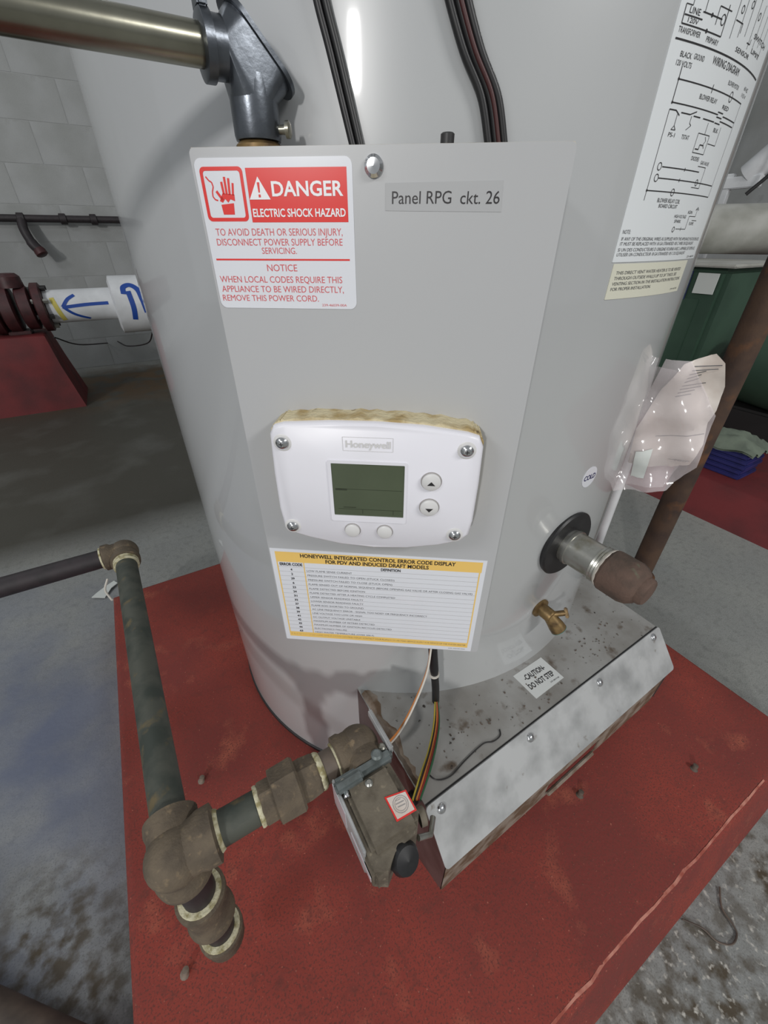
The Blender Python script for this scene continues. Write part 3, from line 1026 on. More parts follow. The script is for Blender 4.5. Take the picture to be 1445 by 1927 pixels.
fp = MB().slab(rrect(BU0 - 0.002, -0.001, BU1 + 0.002, pl, 0.005), plate, 0.0006, 0.0022).build('front_plate', 'sheet_steel', heater)
for uu in (0.149, 0.289, 0.429, 0.566):
    y = 0.010 if uu != 0.566 else 0.007
    MB().lathe(plate(uu, y, 0.002), pn_, [(0, 0.0056), (0.0010, 0.0056), (0.0026, 0.0046), (0.0038, 0.0024), (0.0040, 0.0)], n=20, cap=False).build('rivet', 'chrome', fp)
MB().slab([(BU0, BV + yv(BU0)), (BU1, BV + yv(BU1)), (BU1, BV + yv(BU1) + 0.0022), (BU0, BV + yv(BU0) + 0.0022)], lambda x, y, h: Vector((x, y, h)), BT - 0.001, BT + 0.0003).build('gasket_line', 'dark_trim', heater)
# rusty insulation behind the left edge of the box
m = MB()
le, ri = [], []
for i in range(22):
    y = 0.290 - i * 0.0062
    le.append((0.1345 + 0.0015 * random.random(), y))
    ri.append((0.1465 + 0.004 * math.sin(i * 0.7) + random.uniform(-0.0015, 0.0025) - (0.006 if i > 18 else 0), y))
nL = len(le)
vs = [(x, y, BT + 0.0003) for x, y in le] + [(x * 0.6 + X * 0.4, y, BT + 0.004 + 0.0022 * random.random()) for (x, y), (X, _) in zip(le, ri)] + [(x, y, BT + 0.0003) for x, y in ri]
m.add(vs, [(k * nL + i, k * nL + i + 1, (k + 1) * nL + i + 1, (k + 1) * nL + i) for k in range(2) for i in range(nL - 1)])
m.build('rope_seal', 'rust_steel', heater)
# caution label
flat = lambda x, y, h: Vector((x, y, BT + h))
lab = MB().slab([(0.331, 0.168), (0.388, 0.171), (0.386, 0.210), (0.329, 0.208)], flat, 0.0, 0.0004).build('caution_label', 'label_clear', heater)
lab['label'] = 'pale CAUTION DO NOT STEP sticker'
P = Print(flat, 0.0006)
P.text(0.339, 0.377, 0.1935, 0.0075, '-CAUTION-', True)
P.text(0.335, 0.381, 0.1805, 0.0075, 'DO NOT STEP', True)
P.text(0.366, 0.383, 0.1742, 0.0018, '239-38019-00')
P.build('lettering', 'print_black', lab)
# crumbs of rust lying on the burner box
m = MB()
for i in range(90):
    cx, cy, sd_ = random.choice([(0.47, 0.185, 0.02), (0.52, 0.20, 0.02), (0.27, 0.19, 0.05), (0.22, 0.175, 0.035), (0.33, 0.16, 0.03)])
    x, y = random.gauss(cx, sd_), random.gauss(cy, sd_ * 0.5)
    if not (0.15 < x < 0.57 and 0.152 < y < 0.212):
        continue
    r = random.uniform(0.0005, 0.0016)
    m.box((x, y, BT + r * 0.4), (r * random.uniform(1, 2.2), r, r), ((math.cos(i), math.sin(i), 0), (-math.sin(i), math.cos(i), 0), (0, 0, 1)))
cr = m.build('rust_flakes', 'brown_pipe', heater)
cr['kind'] = 'stuff'
o = MB().tube(smooth_path([(0.1540, 0.1680, BT + 0.001), (0.1590, 0.1555, BT + 0.001), (0.1750, 0.1505, BT + 0.001), (0.1990, 0.1550, BT + 0.001), (0.2300, 0.1590, BT + 0.001), (0.2430, 0.1550, BT + 0.001), (0.2550, 0.1560, BT + 0.001), (0.2600, 0.1620, BT + 0.001)], 6), 0.0008, 6).build('dirty_string', 'dark_trim')
tag(o, 'thin dark string lying on the dirty burner box top', 'string')
# reset button on top of the control box
kb = MB().lathe(pan(0.0345, 0.8615, -0.012), (0, 0, 1), [(0, 0.0065), (0.0012, 0.0065), (0.0014, 0.0038), (0.006, 0.0038), (0.0066, 0.003), (0.0067, 0.0)], n=20, cap=False).build('reset_button', 'black_plastic', heater)

# ------------------------------------------------------------------ conduit entering the control box
cz0 = 0.8625
cb = pan(-0.0735, cz0, -0.018)
cc = pan(-0.0735, 0.9015, -0.018)
con = thing('conduit', cb, 'shiny steel conduit with a cast elbow dropping into the control box', 'conduit')
left = Vector((-1, 0, 0))
cd = Vector((0.7071, 0, 0.7071))
ca = Vector((-0.7071, 0, 0.7071))
cy_ = Vector((0, 1, 0))
cvf = lambda x, y, h: cc + ca * x + cy_ * y + cd * h
cover = rrect(-0.026, -0.0128, 0.0215, 0.0128, 0.012, 8)
m = MB()
m.lathe(cb + Vector((0, 0, 0.004)), (0, 0, 1), [(0, 0.0125), (0.002, 0.0130), (0.020, 0.0130), (0.026, 0.0125)], n=32)
m.lathe(cc, left, [(0.004, 0.0120), (0.0185, 0.0122), (0.019, 0.0138), (0.0235, 0.0138), (0.024, 0.0125)], n=32)
bm = bmesh.new()
for k in range(32):
    t = 2 * math.pi * k / 32
    bm.verts.new(cc + Vector((0.0128 * math.cos(t), 0.0128 * math.sin(t), -0.019)))
    bm.verts.new(cc + Vector((-0.013, 0.0121 * math.cos(t), 0.0121 * math.sin(t))))
for (x, y) in rrect(-0.023, -0.0118, 0.0185, 0.0118, 0.011, 8):
    bm.verts.new(cvf(x, y, 0.0045))
hull = bmesh.ops.convex_hull(bm, input=list(bm.verts))
for q in [q for q in bm.verts if not q.link_faces]:
    bm.verts.remove(q)
m.from_bm(bm, Matrix.Identity(3), Vector((0, 0, 0)))
elb = m.build('cast_elbow', 'cast_zinc', con, 44)
# access cover across the outer corner
MB().slab(cover, cvf, 0.0046, 0.0068).build('elbow_cover', 'cast_zinc', con)
for x in (-0.022, 0.016):
    MB().lathe(cvf(x, 0, 0.0067), cd, [(0, 0.003), (0.0015, 0.003), (0.002, 0.0)], n=14, cap=False).build('screw', 'chrome', elb)
MB().lathe(cb + Vector((0, 0, -0.002)), (0, 0, 1), [(0, 0.013), (0.004, 0.013), (0.006, 0.0105)], n=24).build('bushing', 'brass', con)
MB().lathe(cb + PT * 0.0125 + Vector((0, 0, 0.009)), PT, [(0, 0.0022), (0.004, 0.0022), (0.0042, 0.004), (0.0062, 0.004), (0.0068, 0.003)], n=16).build('set_screw', 'zinc', con)
MB().lathe(cc, left, [(0.012, 0.0085), (2.6, 0.0085)], n=36).build('steel_tube', 'conduit_steel', con)
MB().box(cc + left * 0.0215 + Vector((0, -0.002, 0.0145)), (0.005, 0.012, 0.006), None, 0.001).build('clamp_lug', 'cast_zinc', con)


# ------------------------------------------------------------------ black cords running up the jacket
def cord(name, key, r, label, group=None, extra=0.0, material='black_rubber'):
    pts = smooth_path([cyl(a, z, r + 0.0006 + extra) for (a, z) in key], 10)
    o = MB().tube(pts, r, 12).build(name, material)
    tag(o, label, 'cable', group)
    return o


lk = [(-22.0, 1.60), (-17.5, 1.20), (-13.4, 0.985), (-11.9, 0.94), (-11.2, 0.922), (-10.2, 0.903), (-8.4, 0.866), (-8.3, 0.8635)]
cord('power_cord', lk, 0.0022, 'black cord of a close pair, the one nearer the steel conduit', 'paired black cords beside the conduit')
cord('power_cord', [(a + 0.78, z) for a, z in lk], 0.0022, 'black cord of a close pair, the one farther from the steel conduit', 'paired black cords beside the conduit')
rk = [(-16.0, 1.60), (-9.0, 1.20), (-3.0, 0.985), (-0.6, 0.945), (0.6, 0.927), (2.6, 0.904), (4.7, 0.886), (5.9, 0.866), (6.1, 0.8635)]
for i in range(3):
    cord('power_cord', [(a + (i - 1) * 0.80 + 0.25, z) for a, z in rk], 0.0023, ['black cord of a curved trio, the one nearest the reset button', 'middle black cord of a curved trio, under the dark red wire', 'black cord of a curved trio, the one farthest from the reset button'][i], 'three black cords beside the reset button')
cord('sensor_wire', [(a + 0.35, z) for a, z in rk], 0.0012, 'thin dark red wire lying along the trio of black cords', None, 0.0040, 'wire_maroon')

# ------------------------------------------------------------------ gas valve
gv = thing('gas_valve', (0.083, 0.16, PZ), 'dusty grey gas control valve with a black knob and red-edged tag', 'valve')
U3 = Vector((1, 0, 0)); V3 = Vector((0, 1, 0)); Z3 = Vector((0, 0, 1))
body = MB()
body.slab([(0.055, 0.186), (0.112, 0.186), (0.114, 0.128), (0.104, 0.116), (0.078, 0.113), (0.066, 0.105), (0.055, 0.112)], lambda x, y, h: Vector((x, y, h)), 0.312, 0.358)
body.box((0.084, 0.150, 0.358), (0.050, 0.062, 0.012), None, 0.004)
body.box((0.062, 0.118, 0.336), (0.018, 0.022, 0.040), None, 0.004)
body.build('valve_body', 'valve_casting', gv)
MB().box((0.0535, 0.160, 0.336), (0.003, 0.070, 0.052), None, 0.0008).build('side_plate', 'sheet_steel', gv)
MB().box((0.0518, 0.178, 0.340), (0.0006, 0.030, 0.034)).build('side_label', 'label_white', gv)
MB().box((0.0518, 0.132, 0.336), (0.0006, 0.040, 0.010)).build('side_label', 'label_white', gv)
br = MB()
br.box((0.085, 0.187, 0.360), (0.066, 0.012, 0.014), None, 0.003)
br.box((0.066, 0.182, 0.366), (0.030, 0.010, 0.008), None, 0.002)
br.build('mounting_bracket', 'valve_bracket', gv)
MB().box((0.119, 0.212, 0.365), (0.0045, 0.052, 0.014), None, 0.002).build('bracket_tab', 'sheet_steel', gv)
MB().lathe((0.102, 0.190, 0.364), (0, 0, 1), [(0, 0.006), (0.006, 0.006), (0.008, 0.004), (0.0082, 0.0)], n=18, cap=False).build('bolt', 'valve_bracket', gv)
for (x, y) in ((0.083, 0.172), (0.061, 0.186), (0.112, 0.196)):
    MB().lathe((x, y, 0.3625), (0, 0, 1), [(0, 0.0042), (0.0035, 0.004), (0.005, 0.0024), (0.0052, 0.0)], n=16, cap=False).build('bolt', 'zinc', gv)
MB().lathe((0.060, 0.1765, 0.362), Vector((-0.3, -1, 0.2)), [(0, 0.0032), (0.004, 0.0032), (0.005, 0.002)], n=14).build('bolt', 'chrome', gv)
tg = [(0.090, 0.1535), (0.112, 0.1485), (0.1115, 0.1285), (0.0900, 0.1300)]
tagf = lambda x, y, h: Vector((x, y, 0.3643 + h))
t_ = MB().slab(tg, tagf, 0, 0.0004).build('inspection_tag', 'print_red', gv)
t_['label'] = 'white tag with an orange-red edge and a round stamp'
inn = scaled(tg, 0.86)
t2 = MB().slab(inn, tagf, 0.0004, 0.0006).build('tag_face', 'paper', t_)
P = Print(tagf, 0.0008)
P.ring(0.1008, 0.1405, 0.0075, 0.0005).ring(0.1008, 0.1405, 0.0058, 0.0004)
P.line([(0.0965, 0.1425), (0.105, 0.1415)], 0.0009).line([(0.0970, 0.1395), (0.1048, 0.1385)], 0.0009).line([(0.098, 0.1450), (0.103, 0.1445)], 0.0005)
P.build('tag_stamp', 'print_rule', t_)
MB().lathe((0.083, 0.1175, 0.338), (0.12, -0.62, 0.55), [(-0.006, 0.013), (0.004, 0.014), (0.014, 0.0145), (0.019, 0.012), (0.021, 0.0)], n=26, cap=False).build('knob', 'black_rubber', gv)
MB().lathe((0.1145, 0.128, 0.345), (1, -0.2, 0), [(0, 0.009), (0.006, 0.009), (0.0075, 0.006), (0.008, 0.0)], n=18, cap=False).build('pilot_fitting', 'valve_casting', gv)
MB().tube([(0.108, 0.118, 0.330), (0.122, 0.116, 0.322), (0.134, 0.128, 0.318)], 0.003, 10).build('gas_tube', 'zinc', gv)
MB().tube([(0.096, 0.150, 0.318), (0.115, 0.160, 0.285), (0.150, 0.175, 0.250)], 0.008, 16).build('outlet_pipe', 'dark_pipe', gv)
gv.location = (0.0778, 0.150, 0.1454)
gv.scale = (0.937, 0.937, 0.937)

# ------------------------------------------------------------------ gas supply piping
GZ, GV = 0.345, 0.217
PR = 0.0165
TX = -0.097
gas = thing('gas_pipe', (TX, GV, PZ), 'dusty black iron gas pipe run with a tee, union and drip leg', 'pipe')
# tee at the corner: round body with collars behind, to the right and below
m = MB()
tc_ = Vector((TX, GV, GZ))
m.ball(tc_, 0.0262, 28, 18)
m.lathe(tc_, V3, [(0, 0.0225), (0.020, 0.0225), (0.026, 0.0245), (0.034, 0.0245), (0.036, 0.018)], n=30)
m.lathe(tc_, U3, [(0, 0.0240), (0.018, 0.0235), (0.024, 0.0258), (0.036, 0.0262), (0.038, 0.019)], n=30)
m.lathe(tc_, -Z3, [(0, 0.0235), (0.022, 0.0240), (0.026, 0.0265), (0.036, 0.0265), (0.038, 0.018)], n=30)
tee = m.build('tee_fitting', 'cast_iron', gas)
# drip leg
leg = MB().lathe((TX, GV, GZ - 0.036), (-0.03, -0.045, -1), [(0, PR), (0.064, PR)], n=24).build('nipple', 'dark_pipe', gas)
ld = Vector((-0.03, -0.045, -1)).normalized()
lo = Vector((TX, GV, GZ - 0.036))
cp = MB().lathe(lo + ld * 0.060, ld, [(0, 0.0205), (0.002, 0.0250), (0.010, 0.0250), (0.013, 0.0232), (0.052, 0.0232), (0.055, 0.0250), (0.062, 0.0250), (0.064, 0.020)], n=30).build('reducing_coupling', 'cast_iron', gas)
MB().lathe(lo + ld * 0.058, ld, [(0, PR), (0.0005, 0.0215), (0.004, 0.0220), (0.0045, PR)], n=30).build('pipe_dope_ring', 'pipe_dope', cp)
MB().lathe(lo + ld * 0.122, ld, [(0, PR), (0.052, PR)], n=24).build('nipple', 'dark_pipe', gas)
cap_ = MB().lathe(lo + ld * 0.168, ld, [(0, 0.0205), (0.002, 0.0245), (0.010, 0.0245), (0.014, 0.0225), (0.030, 0.0225), (0.036, 0.018), (0.038, 0.0)], n=28, cap=False).build('end_cap', 'cast_iron', gas)
MB().lathe(lo + ld * 0.166, ld, [(0, PR), (0.0005, 0.0218), (0.004, 0.0224), (0.0045, PR)], n=30).build('pipe_dope_ring', 'pipe_dope', cap_)
# run to the valve
ro = Vector((0, GV, GZ))


def run(name, prof, material, n=28, angle=38):
    return MB().lathe(ro, U3, prof, n=n).build(name, material, gas, angle)


run('nipple', [(TX + 0.036, PR), (-0.012, PR)], 'steel_pipe')
for x in (-0.060, -0.0185, 0.046, 0.0665):
    d_ = MB().lathe(ro, U3, [(x - 0.0022, PR), (x - 0.002, 0.0192), (x, 0.0196), (x + 0.0018, 0.0190), (x + 0.004, 0.0176), (x + 0.0045, PR)], n=28)
    d_.build('pipe_dope_ring', 'pipe_dope', tee)
run('union_end', [(-0.0165, 0.0195), (-0.015, 0.0215), (-0.003, 0.0215), (0.0, 0.0225)], 'cast_iron', n=8, angle=20)
run('union_nut', [(-0.004, 0.0225), (-0.003, 0.0275), (0.021, 0.0285), (0.0235, 0.0262)], 'cast_iron', n=8, angle=20)
run('union_tail', [(0.0225, 0.0222), (0.030, 0.0225), (0.042, 0.0210), (0.0445, 0.0195)], 'cast_iron', n=8, angle=20)
run('nipple', [(0.043, PR), (0.072, PR)], 'brown_pipe')
# elbow turning into the valve
ec = Vector((0.0925, GV, GZ + 0.002))
m = MB()
m.lathe((0.066, GV, GZ + 0.002), U3, [(0, 0.0185), (0.0015, 0.0235), (0.009, 0.0240), (0.012, 0.0222), (0.026, 0.0222)], n=30)
m.ball(ec, 0.0238, 28, 18)
m.lathe(ec, -V3, [(0, 0.0215), (0.014, 0.0215), (0.018, 0.0235), (0.026, 0.0235)], n=30)
m.build('elbow', 'cast_iron', gas)
# long branch towards the back wall and along it
fe = Vector((-0.116, 0.738, GZ))
ldir = (fe - tc_).normalized()
MB().tube([tc_ + ldir * 0.030, fe - ldir * 0.012], PR, 28).build('long_pipe', 'steel_pipe', gas)
m = MB().ball(fe, 0.0232, 26, 16)
m.lathe(fe, -ldir, [(0, 0.0205), (0.018, 0.0205), (0.022, 0.0232), (0.032, 0.0232), (0.033, 0.018)], n=28)
m.lathe(fe, -U3, [(0, 0.0205), (0.018, 0.0205), (0.022, 0.0232), (0.032, 0.0232), (0.033, 0.018)], n=28)
fel = m.build('elbow', 'cast_iron', gas)
for k in (0.033, 0.041):
    MB().lathe(fe - ldir * k, -ldir, [(0, PR), (0.0003, 0.0200), (0.0028, 0.0200), (0.0032, PR)], n=28).build('pipe_dope_ring', 'pipe_dope', fel)
MB().lathe(fe - U3 * 0.033, -U3, [(0, PR), (0.0003, 0.0200), (0.003, 0.0200), (0.0034, PR)], n=28).build('pipe_dope_ring', 'pipe_dope', fel)
MB().tube([fe - U3 * 0.028, fe - U3 * 2.2], PR, 28).build('long_pipe', 'dark_pipe', gas)
gas.location = (-0.0909, 0.2033, 0.1454)
gas.scale = (0.937, 0.937, 0.937)
fe = Vector((-0.1087, 0.6915, 0.375))
o = MB().tube(smooth_path([fe + Vector((-0.030, -0.044, -0.012)), fe + Vector((-0.036, -0.060, -0.02)), fe + Vector((-0.026, -0.095, -0.016))], 5), 0.0016, 8).build('white_wire', 'wire_white')
tag(o, 'short white wire end hanging off the far pipe elbow', 'wire')

# ------------------------------------------------------------------ valve wiring
wx = Vector((0.197, 0.229, 0))
o = MB().tube(smooth_path([(0.1975, 0.2320, 0.452), (0.1985, 0.2285, 0.425), (0.2005, 0.2255, 0.395), (0.204, 0.2245, 0.365), (0.206, 0.2235, 0.335)], 6), [0.0052] * 12 + [0.0046] * 13, 14).build('wire_sleeve', 'black_rubber')
tag(o, 'short black sleeve of wires hanging below the error code sticker', 'cable')
o = MB().lathe((0.2003, 0.2257, 0.393), (0.1, -0.1, -1), [(0, 0.0052), (0.0002, 0.0062), (0.0024, 0.0062), (0.0026, 0.0052)], n=20).build('cable_tie', 'wire_white')
tag(o, 'white cable tie round the black wire sleeve', 'cable tie')


def wire(key, material, label, r=0.0011):
    o = MB().tube(smooth_path(key, 8), r, 8).build('wire', material)
    tag(o, label, 'wire')


wire([(0.1945, 0.229, 0.448), (0.180, 0.215, 0.425), (0.156, 0.205, 0.392), (0.136, 0.200, 0.370), (0.1115, 0.188, 0.3815)], 'wire_orange', 'orange wire running from the panel to the bracket of the valve')
wire([(0.1935, 0.227, 0.448), (0.178, 0.2125, 0.424), (0.1545, 0.2025, 0.391), (0.1345, 0.1975, 0.369), (0.1105, 0.186, 0.3805)], 'wire_white', 'pale wire running beside the orange one to the valve bracket')
for (dx, mt, lb) in ((0.0, 'wire_orange', 'orange wire leaving the black sleeve for the tagged valve'), (0.0022, 'wire_red', 'dark red wire leaving the black sleeve for the tagged valve'),
                     (-0.002, 'black_rubber', 'thin black wire leaving the sleeve for the tagged valve'), (0.004, 'wire_green', 'dark green wire leaving the sleeve for the tagged valve'),
                     (-0.004, 'wire_yellow', 'yellow-green wire leaving the sleeve for the tagged valve')):
    wire([(0.206 + dx * 0.4, 0.2225, 0.340), (0.190 + dx, 0.2000, 0.334), (0.166 + dx * 1.3, 0.176, 0.344), (0.137 + dx * 1.6, 0.151, 0.366), (0.1135 + dx * 0.8, 0.133 - dx * 0.4, 0.374)], mt, lb)

# ------------------------------------------------------------------ plastic bag of papers hung on the tank's far side
BO = Vector((0.497, 0.262, 0))
BR = Vector((0.446, -0.895, 0))
BNN = Vector((-0.895, -0.446, 0))


def bagp(x, z, h=0.0):
    w = 0.004 * math.sin(x * 120 + z * 60) + 0.003 * math.sin(z * 130 - x * 40)
    return BO + BR * x + BNN * (h + w) + Vector((0, 0, z))


def sheet(outline, h, res=0.006):
    """crumpled sheet cut to an outline, with a little thickness"""
    bm = bmesh.new()
    xs = [p[0] for p in outline]
    ys = [p[1] for p in outline]
    f = bm.faces.new([bm.verts.new((p[0], p[1], 0)) for p in outline])
    for k in range(int((max(xs) - min(xs)) / res)):
        x = min(xs) + (k + 1) * res
        g = list(bm.verts) + list(bm.edges) + list(bm.faces)
        bmesh.ops.bisect_plane(bm, geom=g, plane_co=(x, 0, 0), plane_no=(1, 0, 0))
    for k in range(int((max(ys) - min(ys)) / res)):
        y = min(ys) + (k + 1) * res
        g = list(bm.verts) + list(bm.edges) + list(bm.faces)
        bmesh.ops.bisect_plane(bm, geom=g, plane_co=(0, y, 0), plane_no=(0, 1, 0))
    bm.verts.ensure_lookup_table()
    bm.verts.index_update()
    m = MB()
    pts = [(q.co.x, q.co.y) for q in bm.verts]
    fs = [[q.index for q in f.verts] for f in bm.faces]
    bm.free()
    rnd = {}
    n = len(pts)
    jit = [random.uniform(-0.0009, 0.0009) + 0.0012 * math.sin(p[0] * 310 + p[1] * 170) * math.sin(p[1] * 260 - p[0] * 90) for p in pts]
    m.add([bagp(x, z, h + j) for (x, z), j in zip(pts, jit)] + [bagp(x, z, h - 0.0006 + j) for (x, z), j in zip(pts, jit)],
          fs + [[n + i for i in reversed(f)] for f in fs])
    return m


bag = thing('paper_bag', tuple(BO) [:2] + (0.545,), 'clear plastic bag clinging to the tank edge beside the COLD sticker', 'plastic bag')
sheet([(0.006, 0.545), (0.066, 0.563), (0.070, 0.575), (0.084, 0.600), (0.080, 0.66), (0.040, 0.712), (0.016, 0.712), (0.004, 0.62)], 0.010).build('film_front', 'film', bag, 60)
sheet([(0.004, 0.547), (0.062, 0.561), (0.072, 0.60), (0.030, 0.70), (0.012, 0.70), (0.002, 0.62)], -0.004).build('film_back', 'film', bag, 60)
bk = sheet([(0.016, 0.584), (0.062, 0.589), (0.077, 0.600), (0.081, 0.626), (0.077, 0.648), (0.079, 0.664), (0.077, 0.690), (0.068, 0.714), (0.058, 0.721), (0.034, 0.708), (0.022, 0.676), (0.012, 0.63)], 0.004, 0.005).build('instruction_booklet', 'paper')
tag(bk, 'crumpled instruction booklet inside the clear plastic bag', 'booklet')
pr = Print(lambda x, y, h: bagp(x, y, h), 0.0062)
for i in range(9):
    z = 0.709 - i * 0.0042
    x0 = 0.044 - i * 0.0008
    pr.line([(x0, z - 0.002), (x0 + random.uniform(0.010, 0.026), z + 0.003)], 0.0009)
pr.line([(0.034, 0.6235), (0.078, 0.637)], 0.0008)
pr.line([(0.055, 0.6000), (0.075, 0.6055)], 0.0006)
pr.build('booklet_lettering', 'print_grey', bk)['kind'] = 'stuff'
pr = Print(lambda x, y, h: bagp(x, y, h), 0.0062)
pr.text(0.061, 0.073, 0.6000, 0.0028, '24527', slope=0.22)
pr.build('booklet_number', 'print_grey', bk)
o = sheet([(0.024, 0.570), (0.038, 0.574), (0.036, 0.612), (0.020, 0.606)], 0.0135).build('paper_slip', 'paper_plain')
tag(o, 'small pale paper slip near the bottom of the plastic bag', 'paper')

# ------------------------------------------------------------------ things beyond the tank on the right
o = MB().lathe((1.093, 0.395, 0.0), (0, 0, 1), [(0, 0.040), (0.008, 0.040), (0.009, 0.027), (2.6, 0.027)], n=28)
o = o.build('rusty_post', 'orange_rust')
tag(o, 'rusty brown vertical steel pipe standing on the floor behind the bag', 'pipe')
o = MB().lathe((0.965, 0.475, 0.0), (0, 0, 1), [(0, 0.016), (0.02, 0.016), (0.022, 0.0115), (0.42, 0.0115), (0.422, 0.015), (0.45, 0.015), (0.452, 0.0)], n=24, cap=False).build('drain_pipe', 'pvc_white')
tag(o, 'short white plastic pipe standing close behind the tank', 'pipe')
pad2 = battered_pad('concrete_pad', 1.66, 3.2, -1.2, 1.75, 0.10, 0.10, 'red_paint_dark', 'dark red concrete pad beneath the green machine')
mg = thing('green_machine', (2.25, 1.25, 0.10), 'dark green metal machine cabinet standing on the red pad', 'machine')
MB().box((2.25, 1.18, 0.43), (0.50, 0.62, 0.60), None, 0.02).build('cabinet', 'machine_green', mg)
MB().box((1.997, 1.17, 0.40), (0.006, 0.46, 0.44), None, 0.002).build('side_panel', 'machine_green', mg)
for uu in (2.05, 2.45):
    for vv in (0.93, 1.43):
        MB().box((uu, vv, 0.115), (0.05, 0.05, 0.03), None, 0.004).build('foot', 'dark_trim', mg)
MB().box((1.992, 0.935, 0.675), (0.004, 0.075, 0.07)).build('rating_label', 'paper_plain', mg)
MB().box((1.992, 1.03, 0.665), (0.004, 0.07, 0.10)).build('blue_panel', 'navy_plastic', mg)
MB().box((2.25, 1.18, 0.735), (0.54, 0.66, 0.012), None, 0.004).build('lid', 'insulation', mg)
g2 = thing('green_pump', (2.3, 0.72, 0.10), 'low dark green pump casing beside the rusty pipe', 'pump')
MB().lathe((2.15, 0.62, 0.40), (0.3, 0.95, 0), [(-0.16, 0.10), (-0.15, 0.15), (0.10, 0.15), (0.12, 0.12)], n=28).build('motor_casing', 'machine_green', g2)
MB().box((2.17, 0.63, 0.175), (0.22, 0.22, 0.15), None, 0.01).build('pump_base', 'dark_trim', g2)
# folded rag over a stack of navy trays
for i in range(5):
    o = MB().box((1.80, 0.565 + 0.004 * math.sin(i * 2), 0.109 + i * 0.019), (0.13, 0.20, 0.017), None, 0.004).build('plastic_tray', 'navy_plastic')
    tag(o, ['lowest navy tray of the stack, resting on the dark red pad', 'second navy tray up in the stack on the dark red pad', 'middle navy tray of the five stacked on the dark red pad', 'navy tray just under the topmost one of the stack', 'topmost navy tray of the stack, under the grey-green rag'][i], 'tray', 'navy trays stacked on the pad')
m = MB()
nx, ny = 12, 12
vs = []
for j in range(ny + 1):
    for i in range(nx + 1):
        x = 1.725 + 0.16 * i / nx
        y = 0.455 + 0.22 * j / ny
        e = min(i, nx - i, j, ny - j) / 4.0
        z = 0.199 + 0.035 * min(1, e) + 0.008 * math.sin(i * 1.3 + j * 0.8)
        vs.append((x, y, z))
fs = [(j * (nx + 1) + i, j * (nx + 1) + i + 1, (j + 1) * (nx + 1) + i + 1, (j + 1) * (nx + 1) + i) for j in range(ny) for i in range(nx)]
n0 = len(vs)
vs += [(x, y, z - 0.006) for x, y, z in vs]
fs += [tuple(n0 + k for k in reversed(f)) for f in fs]
o = m.add(vs, fs).build('rag', 'cloth_grey')
tag(o, 'folded grey-green rag lying on the stack of navy trays', 'rag')
ip = thing('insulated_pipe', (2.6, 1.1, 0.0), 'thick grey insulated pipe running above the green machine', 'pipe')
MB().lathe((2.42, 1.35, 0.855), (0.55, -0.83, 0), [(0, 0.070), (0.006, 0.092), (0.012, 0.096), (0.60, 0.096), (4.3, 0.096)], n=36).build('insulation', 'insulation', ip)
ph = thing('pipe_bracket', (2.9, 1.65, 0.0), 'white painted pipe hanger frame above the insulated pipe', 'bracket')
MB().box((2.95, 1.46, 0.60), (0.03, 0.04, 1.00), None, 0.004).build('upright', 'pvc_white', ph)
MB().box((2.95, 1.41, 1.06), (0.04, 0.20, 0.05), None, 0.004).build('arm', 'pvc_white', ph)
MB().tube([(2.97, 1.39, 1.09), (2.97, 1.30, 1.18), (2.97, 1.22, 1.40), (2.97, 1.20, 1.9)], 0.055, 18).build('wrapped_pipe', 'pvc_white', ph)
o = MB().tube(smooth_path([(2.5, 1.15, 0.98), (2.52, 1.08, 1.07), (2.5, 1.02, 1.2), (2.5, 1.0, 1.6)], 6), 0.008, 8).build('hanging_cable', 'black_rubber')
tag(o, 'black cable hanging in front of the white pipe hanger', 'cable')

# ------------------------------------------------------------------ left background, along the back wall
WV = 3.887
wc = thing('wall_conduit', (-0.4, WV, 0.8), 'thin dark pipe clamped along the back wall with a short red-ended drop', 'pipe')
MB().tube([(-2.4, WV - 0.035, 0.925), (3.5, WV - 0.035, 0.925)], 0.020, 16).build('pipe', 'dark_pipe', wc)
for x in (-0.37, -0.15, 0.02, -1.0):
    MB().lathe((x - 0.02, WV - 0.035, 0.925), (1, 0, 0), [(0, 0.022), (0.003, 0.030), (0.037, 0.030), (0.04, 0.022)], n=16).build('clamp', 'dark_pipe', wc)
dr = MB().tube(smooth_path([(-0.37, WV - 0.04, 0.92), (-0.375, WV - 0.07, 0.87), (-0.36, WV - 0.09, 0.80), (-0.335, WV - 0.10, 0.755)], 5), [0.026] * 10 + [0.030] * 6, 14).build('drop_pipe', 'dark_pipe', wc)
MB().lathe((-0.338, WV - 0.10, 0.765), (0.3, -0.3, -0.8), [(0, 0.030), (0.012, 0.034), (0.034, 0.034), (0.04, 0.025)], n=16).build('red_cap', 'flange_maroon', dr)
pv = 3.10
pvz = 0.506
wp = thing('white_pipe', (-0.1, pv, 0.0), 'white plastic pipe with a blue sprayed arrow beside the back wall', 'pipe')
pf = lambda x, t, h=0.0: Vector((x, pv - (0.082 + h) * math.cos(t), pvz + (0.082 + h) * math.sin(t)))
MB().tube([(-0.335, pv, pvz), (0.02, pv, pvz)], 0.082, 36).build('pipe', 'pvc_white', wp)
MB().lathe((-0.02, pv, pvz - 0.01), U3, [(0, 0.120), (0.01, 0.150), (0.40, 0.150), (0.41, 0.12)], n=40).build('large_fitting', 'pvc_white', wp)
MB().tube([(0.3, pv, pvz), (3.0, pv, pvz)], 0.082, 28).build('pipe', 'pvc_white', wp)


